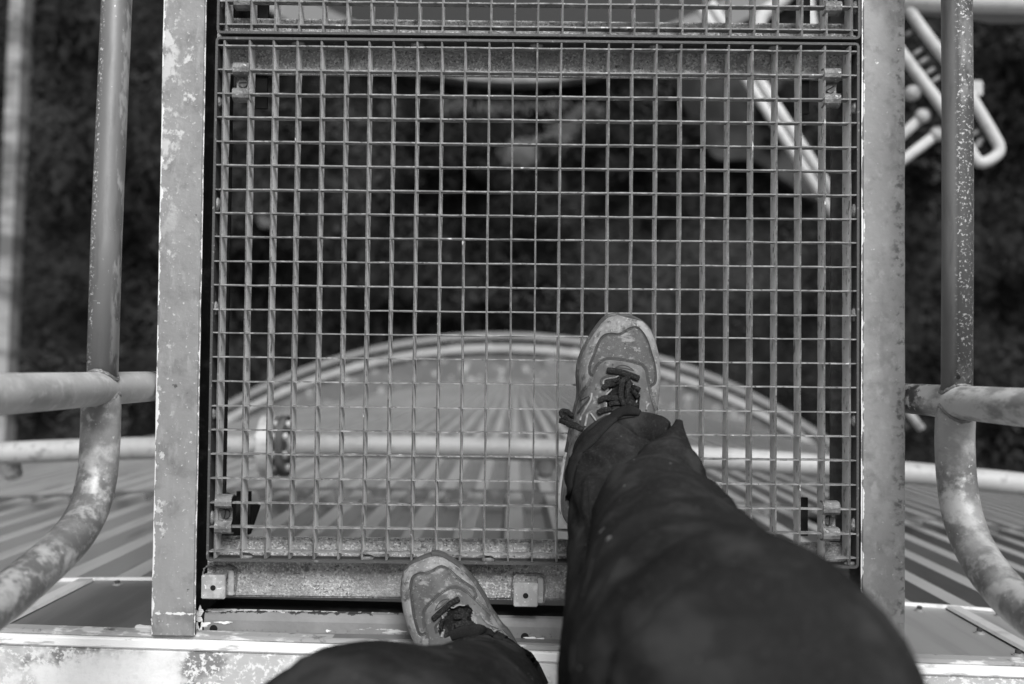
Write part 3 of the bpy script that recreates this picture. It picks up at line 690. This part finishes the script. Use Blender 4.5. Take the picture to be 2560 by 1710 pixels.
def shoe(left, right, toe, heel, zb, toppts, panel, rand_, stay, seams, double, laces, pipes, tongue, tongue2, whiteside):
    """left/right: outline positions toe->heel; toppts: (s 0..1 from toe, height)"""
    T = at(*toe, zb+.03); H = at(*heel, zb+.03); T.z = H.z = zb
    ax = (T-H).normalized(); L = (T-H).length; sd = Vector((ax.y, -ax.x, 0))
    o = H
    def loc(pt):
        p = at(*pt, zb+.033)-o; return (p.dot(ax), p.dot(sd))
    Lp = np.array(sorted(loc(p) for p in left)); Rp = np.array(sorted(loc(p) for p in right))
    ns, nt_ = 150, 90
    ss = (1-np.cos(np.linspace(0.02, 1, ns)*math.pi*.5+0))  # dense at heel
    ss = .5-.5*np.cos(np.linspace(.02, .98, ns)*math.pi)
    smin, smax = 0.0, L
    tops = np.array(toppts)
    V = []; 
    for s_ in ss:
        s = smin+(smax-smin)*s_
        xl = np.interp(s, Lp[:, 0], Lp[:, 1]); xr = np.interp(s, Rp[:, 0], Rp[:, 1])
        h = np.interp(1-s_, tops[:, 0], tops[:, 1])
        for j in range(nt_+1):
            t = j/nt_; c = math.cos(math.pi*t); e = .75
            x = (xl+xr)/2-(xr-xl)/2*(abs(c)**.9)*np.sign(c)
            z = zb+.018+(h-.018)*(math.sin(math.pi*t)**.62 if 0 < t < 1 else 0)
            V.append(o+ax*s+sd*x+Vector((0, 0, z-zb)))
    V = np.array([tuple(v) for v in V]); 
    F = [(i*(nt_+1)+j, i*(nt_+1)+j+1, (i+1)*(nt_+1)+j+1, (i+1)*(nt_+1)+j) for i in range(ns-1) for j in range(nt_)]
    F = [f[::-1] for f in F]
    F.append(tuple((ns-1)*(nt_+1)+j for j in range(nt_+1))); F.append(tuple(range(nt_+1)))
    P = proj(V)
    d, s = sdist(P, panel); V[:, 2] -= .0013*np.exp(-(d/3.2)**2)
    V[:, 2] -= .0010*inpoly(P, list(panel)+[stay[len(stay)//2]])
    d, s = sdist(P, stay)
    ins = inpoly(P, list(stay)+[(stay[-1][0], 1700), (stay[0][0], 1700)])
    V[:, 2] += .0016*np.where(ins, np.clip(d/3, 0, 1), 0)
    it = inpoly(P, tongue); dt, _ = sdist(P, list(tongue)+[tongue[0]])
    V[:, 2] -= np.where(it, .006*np.clip(dt/8, 0, 1), 0)
    V[:, 2] += rng.normal(0, .00008, len(V))
    m = mesh('shoe', V-np.array(p0), F, True)
    for k in ('rand', 'suede', 'stay', 'tongue'): m.materials.append(M[k])
    cen = np.array([tuple(sum((Vector(V[i]) for i in f[:4]), Vector())/4) for f in F]); PC = proj(cen)
    inp = inpoly(PC, list(panel)); inst = inpoly(PC, list(stay)+[(stay[-1][0], 1900), (stay[0][0], 1900)]); itn = inpoly(PC, tongue)
    idx = np.where(inp, 1, 0); idx = np.where(inst, 2, idx); idx = np.where(itn, 3, idx)
    m.polygons.foreach_set('material_index', idx.astype(int))
    so_ = obj('shoe', m, None, person)
    bmt = BVHTree.FromPolygons([tuple(v) for v in V], F)
    def drop(u, v, off=.0005):
        dd = ray(u, v).normalized(); hit = bmt.ray_cast(CAM, dd)
        if hit[0] is None:
            q = at(u, v, zb+.05); return q, Vector((0, 0, 1))
        nn = hit[1]; nn = -nn if nn.z < 0 else nn
        return hit[0]+nn*off, nn
    def line(nm, pts, r, mat, off, n=None, dash=0):
        pts = spline([(p[0], p[1], 0) for p in pts], n or max(8, len(pts)*6))
        D = [drop(p[0], p[1], off) for p in pts]
        if dash:   # stitches as short separate pieces in one mesh
            VV = []; FF = []
            for i in range(0, len(D)-1, 2):
                tv, tf = tube([D[i][0], D[i+1][0]], r, 5); FF += [tuple(a+len(VV) for a in f) for f in tf]; VV += tv
            return obj(nm, mesh(nm, [v-p0 for v in VV], FF, True), M[mat], so_)
        return tubeobj(nm, [q[0]-p0 for q in D], r, M[mat], so_, 6)
    for sm_, w_ in seams:
        line('seam', sm_, .0007, 'stitch', .0000)
        if w_:
            sh = []
            q = spline([(p[0], p[1], 0) for p in sm_], len(sm_)*3)[:, :2]
            for i in range(len(q)):
                t = q[min(i+1, len(q)-1)]-q[max(i-1, 0)]; t = t/(np.hypot(*t)+1e-9); sh.append(q[i]+np.array([-t[1], t[0]])*w_)
            line('seam', sh, .0006, 'stitch', .0, n=len(sh)*2); sh2 = [a+(a-b)*.9 for a, b in zip(sh, q)]
            line('stitching', sh2, .0006, 'stitch', .0002, n=len(sh)*4, dash=1)
    for pts, wd in pipes: line('piping', pts, wd, 'piping', .0008)
    for pts, wd in laces:
        q = spline([(p[0], p[1], p[2] if len(p) > 2 else 0) for p in pts], max(10, len(pts)*7))
        D = [drop(a[0], a[1], .0028+a[2]) for a in q]
        nr = [Vector((0, 0, 1)) if len(pts[0]) > 2 else x[1] for x in D]
        rr = [wd*.80*(.75 if i in (0, len(q)-1) else 1)*random.uniform(.95, 1.05) for i in range(len(q))]
        tubeobj('lace', [x[0]-p0 for x in D], rr, M['lace'], so_, 10, True, (nr, .42))
    # sole
    oul = [loc(p) for p in left]; our = [loc(p) for p in right]
    ring_ = [(a, b) for a, b in oul]+[(a, b) for a, b in our[::-1]]
    rs = spline([(a, b, 0) for a, b in ring_]+[(ring_[0][0], ring_[0][1], 0)], 140)[:-1, :2]
    k = len(rs); cen_ = rs.mean(0); nrm = []
    for i in range(k):
        t = rs[(i+2) % k]-rs[i-2]; nn = np.array([-t[1], t[0]]); nn = nn/(np.hypot(*nn)+1e-9)
        if nn@(rs[i]-cen_) < 0: nn = -nn
        nrm.append(nn)
    def rk(s): return max(0, (s/L-.72)/.28)**2*.006
    V = []; F = []; lv = [(-.003, .000), (.0005, .004), (.0012, .012), (.0005, .020), (-.002, .024)]
    for (of, z) in lv:
        for i in range(k):
            q = rs[i]+nrm[i]*(of+(.0025 if whiteside*rs[i][1] > 0 else 0)); V.append(o+ax*q[0]+sd*q[1]+Vector((0, 0, z+.0015+rk(q[0])))-p0)
    for l in range(len(lv)-1):
        for i in range(k): F.append((l*k+i, l*k+(i+1) % k, (l+1)*k+(i+1) % k, (l+1)*k+i))
    F.append(tuple(range(k))); F.append(tuple((len(lv)-1)*k+i for i in range(k))[::-1])
    m = mesh('sole', V, F, False); m.materials.append(M['sole']); m.materials.append(M['sole_w'])
    mi = []
    for f in m.polygons:
        c = Vector(f.center)+p0-o; mi.append(1 if c.dot(ax) < L*.36 and c.z > .005 else 0)
    m.polygons.foreach_set('material_index', mi); m.update()
    bm = bmesh.new(); bm.from_mesh(m); bmesh.ops.recalc_face_normals(bm, faces=bm.faces); obj('sole', bm, [M['sole'], M['sole_w']], so_)
    return so_
Z = px10
rl = [Z(750, 122), Z(640, 150), Z(560, 230), Z(480, 345), Z(410, 465), Z(360, 570), Z(325, 680), Z(312, 800), Z(315, 900), Z(322, 1000), Z(312, 1100), Z(290, 1190), Z(240, 1400), (1424, 1110), (1414, 1160), (1406, 1213), (1403, 1250), (1406, 1285), (1420, 1312), (1445, 1334), (1478, 1343)]
rr_ = [Z(750, 122), Z(860, 122), Z(940, 135), Z(1060, 200), Z(1150, 300), Z(1200, 420), Z(1235, 560), Z(1255, 720), Z(1258, 850), Z(1250, 980), Z(1225, 1150), Z(1215, 1240), (1630, 1100), (1612, 1180), (1592, 1250), (1562, 1310), (1520, 1336), (1478, 1343)]
pan = [Z(*p) for p in [(470, 840), (430, 810), (420, 740), (440, 660), (480, 570), (510, 480), (560, 390), (620, 345), (700, 335), (770, 340), (830, 310), (900, 270), (970, 260), (1020, 290), (1080, 370), (1120, 460), (1150, 560), (1180, 660), (1200, 760), (1205, 860), (1190, 920), (1140, 955)]]
sty = [Z(*p) for p in [(320, 1110), (360, 1020), (430, 930), (480, 820), (530, 720), (590, 660), (660, 640), (750, 645), (850, 660), (950, 685), (1030, 710), (1075, 770), (1090, 850), (1110, 960), (1130, 1050), (1160, 1150), (1190, 1230)]]
ton = [Z(*p) for p in [(770, 830), (900, 870), (960, 950), (1010, 1080), (1010, 1230), (640, 1260), (620, 1150), (640, 1030), (660, 930)]]
seam = [(pan, 2.6), (sty, -3.0), ([Z(*p) for p in [(735, 730), (790, 708), (850, 712), (900, 735), (940, 768), (860, 745), (735, 730)]], 0),
        ([Z(*p) for p in [(620, 950), (585, 920), (590, 880), (640, 850), (730, 840), (765, 830)]], -3), ([Z(*p) for p in [(900, 870), (930, 930), (990, 970), (1010, 1010)]], 2.5),
        ([Z(*p) for p in [(320, 1120), (380, 1085), (430, 1060)]], 0), ([Z(*p) for p in [(290, 1260), (340, 1190), (400, 1120), (430, 1070)]], 2), ([Z(*p) for p in [(1130, 1050), (1150, 1140), (1175, 1230)]], 0),
        ([Z(*p) for p in [(600, 1060), (590, 1140), (600, 1220)]], 3)]
lc = [([Z(*p) for p in [(640, 770), (760, 785), (880, 820), (1000, 868)]], .0052),
      ([Z(*p) for p in [(588, 990), (640, 945), (720, 915), (800, 900)]], .0046), ([Z(*p) for p in [(620, 905), (700, 885), (790, 870)]], .0036),
      ([Z(*p) for p in [(540, 1128), (620, 1092), (720, 1092), (800, 1100)]], .0050), ([Z(*p) for p in [(640, 1170), (720, 1150), (800, 1150)]], .0042), ([Z(*p) for p in [(535, 1268), (590, 1235), (660, 1222)]], .0050),
      ([Z(*p) for p in [(885, 920), (950, 960), (1000, 1000)]], .0045), ([Z(*p) for p in [(890, 975), (960, 1020), (1012, 1090)]], .0046), ([Z(*p) for p in [(870, 1125), (940, 1165), (1000, 1200)]], .0048),
      ([Z(*p)+(h,) for p, h in [((900, 915), .004), ((850, 905), .008), ((805, 940), .008), ((790, 1020), .006), ((795, 1110), .004), ((830, 1190), .002)]], .0046),
      ([Z(*p)+(h,) for p, h in [((905, 920), .006), ((870, 970), .010), ((850, 1060), .009), ((860, 1150), .005), ((900, 1200), .002)]], .0042),
      ([Z(*p)+(h,) for p, h in [((410, 1475), .006), ((330, 1425), .012), ((250, 1385), .016), ((160, 1335), .018), ((108, 1270), .018), ((120, 1232), .018), ((185, 1245), .016), ((260, 1320), .013), ((330, 1405), .008), ((400, 1460), .004)]], .0040)]
pp = [([Z(*p) for p in [(462, 1030), (450, 1110), (400, 1200), (345, 1300), (330, 1345)]], .0015), ([Z(*p) for p in [(412, 1280), (400, 1340), (385, 1410)]], .0016), ([Z(*p) for p in [(450, 1265), (480, 1305), (510, 1350)]], .0013),
      ([Z(*p) for p in [(1110, 1150), (1090, 1180), (1082, 1225)]], .0014), ([Z(*p) for p in [(590, 930), (598, 885), (650, 862), (720, 852), (765, 828)]], .0010), ([Z(*p) for p in [(680, 985), (640, 1030), (608, 1080)]], .0012),
      ([Z(*p) for p in [(950, 1040), (985, 1090), (975, 1140)]], .0011), ([Z(*p) for p in [(620, 1140), (625, 1210)]], .0012), ([Z(*p) for p in [(905, 870), (940, 930), (990, 970)]], .0010)]
tops = [(0, .018), (.004, .030), (.015, .038), (.04, .046), (.10, .052), (.2, .060), (.3, .070), (.4, .086), (.5, .100), (.62, .110), (.75, .112), (.9, .108), (.97, .095), (1, .07)]
shoe(rl, rr_, (1545, 784), (1478, 1345), 0.0008, tops, pan, None, sty, seam, None, lc, pp, ton, None, -1)
Z = px12
ll = [Z(600, 165), Z(500, 190), Z(380, 240), Z(260, 320), Z(170, 430), Z(135, 560), Z(120, 700), Z(130, 850), Z(165, 1050), Z(215, 1220), Z(270, 1360), (1036, 1605), (1080, 1700), (1130, 1790), (1190, 1870), (1262, 1895)]
lr = [Z(600, 165), Z(680, 170), Z(780, 205), Z(880, 270), Z(1000, 360), Z(1110, 470), Z(1220, 600), Z(1320, 750), Z(1400, 880), Z(1470, 1040), Z(1540, 1140), Z(1640, 1290), (1275, 1600), (1320, 1690), (1345, 1780), (1325, 1860), (1262, 1895)]
pan = [Z(*p) for p in [(520, 1360), (440, 1385), (390, 1340), (345, 1200), (310, 1050), (290, 900), (275, 750), (270, 620), (290, 520), (340, 460), (420, 430), (520, 425), (600, 390), (680, 345), (750, 325), (810, 345), (880, 390), (960, 460), (1060, 540), (1150, 600), (1230, 660), (1270, 740), (1280, 790), (1250, 830)]]
sty = [Z(*p) for p in [(545, 1420), (520, 1300), (500, 1180), (490, 1060), (520, 980), (600, 890), (700, 790), (800, 720), (880, 675), (960, 665), (1040, 690), (1150, 760), (1250, 850), (1350, 950), (1480, 1080)]]
ton = [Z(*p) for p in [(880, 960), (1000, 935), (1150, 915), (1220, 990), (1190, 1130), (1290, 1230), (1300, 1330), (1000, 1400), (730, 1400), (700, 1300), (780, 1120)]]
seam = [(pan, 3.0), (sty, -3.2), ([Z(*p) for p in [(650, 1000), (690, 920), (760, 850), (860, 830), (800, 890), (700, 970), (650, 1000)]], 0), ([Z(*p) for p in [(740, 1075), (755, 1130), (700, 1210), (670, 1260), (690, 1340)]], 2.4)]
lc = [([Z(*p) for p in [(620, 1150), (700, 1065), (800, 975), (900, 890), (1012, 832)]], .0048), ([Z(*p) for p in [(760, 1130), (730, 1230), (740, 1330)]], .003),
      ([Z(*p) for p in [(1000, 1000), (1080, 1060), (1090, 1160), (1050, 1260)]], .0045), ([Z(*p) for p in [(930, 1100), (1020, 1100), (1150, 1060), (1200, 1000)]], .0045), ([Z(*p) for p in [(950, 1250), (1060, 1200), (1200, 1220), (1280, 1240)]], .0045)]
pp = [([Z(*p) for p in [(1330, 1040), (1355, 1115), (1430, 1195), (1530, 1250), (1615, 1282)]], .0013), ([Z(*p) for p in [(1630, 1290), (1580, 1300), (1525, 1325)]], .0012), ([Z(*p) for p in [(750, 1075), (765, 1130), (715, 1205), (685, 1260)]], .0010),
      ([Z(*p) for p in [(880, 950), (930, 955), (1000, 925), (1100, 925)]], .0010), ([Z(*p) for p in [(775, 1290), (765, 1350), (745, 1410)]], .0022)]
shoe(ll, lr, (1078, 1387), (1262, 1896), 0.0008, tops, pan, None, sty, seam, None, lc, pp, ton, None, 1)
# ------------------------------------------------------------------ trousers: one mesh, two legs and the seat
def legV(cs, nring=220, nseg=180, fold=(), bumps=()):
    C_ = spline([tuple(c[0])+(c[1],) for c in cs], nring)
    V = np.zeros((nring*nseg, 3)); Nn = np.zeros_like(V); up = None
    for i in range(nring):
        t = Vector(C_[min(i+1, nring-1), :3]-C_[max(i-1, 0), :3]).normalized()
        if up is None: up = Vector((0, 1, 0))
        a = t.cross(up).normalized(); b = a.cross(t).normalized(); up = b
        for j in range(nseg):
            th = 2*math.pi*j/nseg
            d = a*math.cos(th)+b*math.sin(th)
            r = C_[i, 3]*(1+.02*math.sin(3*th+i*.07)+.012*math.sin(5*th-i*.13))
            V[i*nseg+j] = np.array(Vector(C_[i, :3])+d*r); Nn[i*nseg+j] = np.array(d)
    # folds placed where the cloth creases; a ridge falls off sharply on one side
    P = proj(V); view = np.array(CAM)-V; view /= np.linalg.norm(view, axis=1)[:, None]
    fc = (Nn*view).sum(1); front = np.clip(fc*2.2, 0, 1)
    disp = np.zeros(len(V))
    for (ln, amp, wide, sharp) in fold:
        ln = [tuple(p[:2]) for p in spline([(x, y, 0) for x, y in ln], len(ln)*4)]
        d, s = sdist(P, ln)
        disp += 1.5*amp*np.where(s > 0, np.exp(-(d/wide)**1.5), np.exp(-(d/sharp)**2))*front
    for (bu, bv, sg_, am) in bumps: disp += am*np.exp(-np.hypot(P[:, 0]-bu, P[:, 1]-bv)/sg_)*(fc > -.6)
    x, y, z = V.T
    q1 = 30*z+14*x+2.2*np.sin(17*y+5*z)+1.5*np.sin(23*x); q2 = 26*x-17*z+19*y+2*np.sin(13*z)
    disp += .0046*(1-np.abs(np.sin(q1)))**2.5*(.5+.5*np.sin(9*x+11*y+5*z)) + .0036*(1-np.abs(np.sin(q2)))**3*(.5+.5*np.cos(8*z-7*x)) + .0006*np.sin(110*x+70*z+50*y)
    V = V+Nn*disp[:, None]
    F = [(i*nseg+j, i*nseg+(j+1) % nseg, (i+1)*nseg+(j+1) % nseg, (i+1)*nseg+j) for i in range(nring-1) for j in range(nseg)]
    F.append(tuple(range(nseg))[::-1]); F.append(tuple((nring-1)*nseg+j for j in range(nseg)))
    return V, F
def c_(u, v, z, r): return (at(u, v, z), r)
def cz(u, v, Z, rpx): return (at(u, v, CAM.z-Z), rpx*Z/FPX)
HR = [(Vector((.12, -.52, .83)), .125), (Vector((.105, -.62, .90)), .13)]
legA = [cz(1530, 1140, 1.30, 100), cz(1556, 1176, 1.25, 134), cz(1558, 1280, 1.19, 138), cz(1590, 1440, 1.06, 172), cz(1640, 1580, .95, 232), cz(1700, 1720, .85, 310)]
legD = [cz(1530, 1140, 1.27, 86), cz(1592, 1096, 1.235, 68), cz(1648, 1082, 1.215, 44), cz(1672, 1084, 1.21, 24)]
legB = [cz(1697, 1052, 1.185, 5), cz(1689, 1092, 1.175, 30), cz(1672, 1170, 1.15, 82), cz(1648, 1300, 1.085, 165), cz(1684, 1430, .97, 218), cz(1733, 1583, .845, 300), cz(1806, 1722, .745, 376), cz(1875, 1850, .69, 430)]+HR
legC = [cz(1792, 1240, 1.05, 6), cz(1800, 1300, 1.0, 52), cz(1822, 1430, .875, 126), cz(1842, 1600, .775, 242), cz(1880, 1760, .70, 346), cz(1920, 1880, .66, 415)]+[(Vector((.13, -.50, .84)), .125)]
fA = [([(1610, 1150), (1560, 1130), (1500, 1140), (1462, 1168), (1446, 1230), (1448, 1265)][::-1], .007, 30, 5), ([(1474, 1215), (1470, 1270), (1476, 1340), (1460, 1420)][::-1], .003, 25, 6), ([(1490, 1150), (1530, 1180), (1540, 1230)], .004, 14, 8), ([(1430, 1150), (1425, 1250), (1436, 1330)], .003, 12, 8)]
fD = [([(1575, 1060), (1600, 1095), (1610, 1130)], .002, 12, 8)]
fB = [([(1548, 1172), (1610, 1180), (1700, 1198), (1765, 1212)], .004, 45, 8), ([(1530, 1290), (1620, 1250), (1700, 1240)], .002, 40, 20), ([(1480, 1500), (1600, 1330), (1700, 1270)], .003, 50, 18), ([(1430, 1640), (1520, 1560), (1600, 1540)], .005, 50, 25)]
fC = [([(1600, 1640), (1750, 1470), (1900, 1450), (2050, 1540)], .005, 80, 30), ([(1500, 1720), (1750, 1600), (2000, 1600), (2150, 1680)], .005, 80, 40), ([(1700, 1700), (1900, 1660), (2200, 1700)], .004, 60, 30)]
lL1 = [cz(1200, 1706, 1.27, 112), cz(1204, 1735, 1.2, 136), cz(1198, 1792, 1.10, 176), cz(1092, 1890, .92, 266), cz(850, 1992, .81, 338), (Vector((-.15, -.50, .75)), .118), (Vector((-.105, -.62, .90)), .13)]
lL2 = [cz(1180, 1810, 1.0, 110), cz(1120, 1868, .89, 196), cz(1010, 1975, .79, 308), cz(870, 2050, .73, 372), (Vector((-.13, -.52, .80)), .12), (Vector((-.105, -.62, .90)), .13)]
def grow(parts):
    VV = []; FF = []; n = 0
    for cs, fo in parts:
        v, f = legV(cs, 150, 128, fold=fo); VV.append(v); FF += [tuple(i+n for i in q) for q in f]; n += len(v)
    return np.concatenate(VV), FF
V1, F1 = grow([(legA, fA), (legD, fD), (legB, fB), (legC, fC)]); V2, F2 = grow([(lL1, []), (lL2, [([(980, 1700), (1080, 1680), (1160, 1700)], .003, 30, 8)])])
bm = bmesh.new(); bmesh.ops.create_uvsphere(bm, u_segments=32, v_segments=20, radius=1)
for v in bm.verts: v.co = Vector((v.co.x*.20, v.co.y*.145, v.co.z*.17))+Vector((0, -.63, .93))
mt = bpy.data.meshes.new('t'); bm.to_mesh(mt); bm.free()
V3 = np.array([tuple(v.co) for v in mt.vertices]); F3 = [tuple(p.vertices) for p in mt.polygons]
VV = np.concatenate([V1, V2, V3])-np.array(p0)
FF = F1+[tuple(i+len(V1) for i in f) for f in F2]+[tuple(i+len(V1)+len(V2) for i in f) for f in F3]
obj('trousers', mesh('trousers', VV, FF, True), M['cloth'], person)
# turned hems
tb = BVHTree.FromPolygons([tuple(v) for v in V1]+[tuple(v) for v in V2], F1+[tuple(i+len(V1) for i in f) for f in F2])
def hem(pts, label=None):
    """pts: (u, v, z, half width) band following the trouser end"""
    n = 90
    P = spline(pts, n)
    V = []; F = []
    for i in range(n):
        def hit(u, v, z):
            h = tb.ray_cast(CAM, ray(u, v).normalized())
            return (h[0], h[1] if h[1].z > 0 else -h[1]) if h[0] is not None and abs(h[0].z-z) < .12 else (at(u, v, z), Vector((0, 0, 1)))
        a, nrm = hit(*P[i, :3]); b_, _ = hit(*P[min(i+1, n-1), :3]); c__, _ = hit(*P[max(i-1, 0), :3])
        t = (b_-c__).normalized(); sd = t.cross(nrm).normalized(); nrm = sd.cross(t).normalized(); w_ = P[i, 3]
        if nrm.z < 0: nrm = -nrm
        a = a+nrm*.0015
        if sd.y < 0: pass
        for (s, h) in ((-1, -.001), (-.96, .0014), (-.5, .0024), (.5, .0024), (.96, .0014), (1, -.001), (.9, -.004), (-.9, -.004)): V.append(a+sd*w_*s+nrm*h-p0)
    k = 8
    for i in range(n-1):
        for j in range(k): F.append((i*k+j, i*k+(j+1) % k, (i+1)*k+(j+1) % k, (i+1)*k+j))
    F += [tuple(range(k))[::-1], tuple((n-1)*k+j for j in range(k))]
    return obj('trouser_hem', mesh('trouser_hem', V, F, True), M['hem'], person)
hem([(1600, 1034, .125, .004), (1560, 1030, .128, .010), (1520, 1056, .125, .013), (1480, 1095, .118, .014), (1446, 1135, .105, .012), (1432, 1180, .09, .010), (1428, 1230, .075, .009), (1434, 1275, .062, .008)])
hem([(1128, 1590, .105, .006), (1160, 1580, .11, .008), (1200, 1578, .112, .009), (1245, 1592, .11, .009), (1290, 1616, .105, .008), (1330, 1655, .1, .007), (1360, 1710, .09, .006)])
# unseen upper body behind the camera, added to shade the legs
bm = bmesh.new(); bmesh.ops.create_uvsphere(bm, u_segments=48, v_segments=32, radius=1)
for v in bm.verts:
    x, y, z = v.co; t = (z+1)/2
    wx = .205+.03*t; wy = .15-.01*t
    v.co = Vector((math.copysign(abs(x)**.85, x)*wx*(1+.02*math.sin(9*z+5*x)), y*wy*(1+.02*math.sin(11*z)), 0))+Vector((0, -.64+.17*t, .93+.50*t))-p0
obj('unseen_torso', bm, M['hem'], person)
def cseam(pts, r_, nm='cloth_seam', off=.0006):
    P = spline([(u, v, 0) for u, v in pts], len(pts)*8); Q = []
    for a in P:
        h = tb.ray_cast(CAM, ray(a[0], a[1]).normalized())
        if h[0] is not None: Q.append(h[0]+(h[1] if h[1].z > 0 else -h[1])*off-p0)
    if len(Q) > 3: tubeobj(nm, Q, r_, M['hem'], person, 6)
cseam([(1472, 1218), (1475, 1262), (1477, 1300), (1473, 1350)], .0011)
cseam([(1486, 1392), (1470, 1450), (1450, 1520), (1436, 1590), (1430, 1680)], .0012)
cseam([(1470, 1112), (1500, 1078), (1540, 1052), (1590, 1042)], .0007)
cseam([(1250, 1650), (1300, 1690), (1320, 1705)], .001)
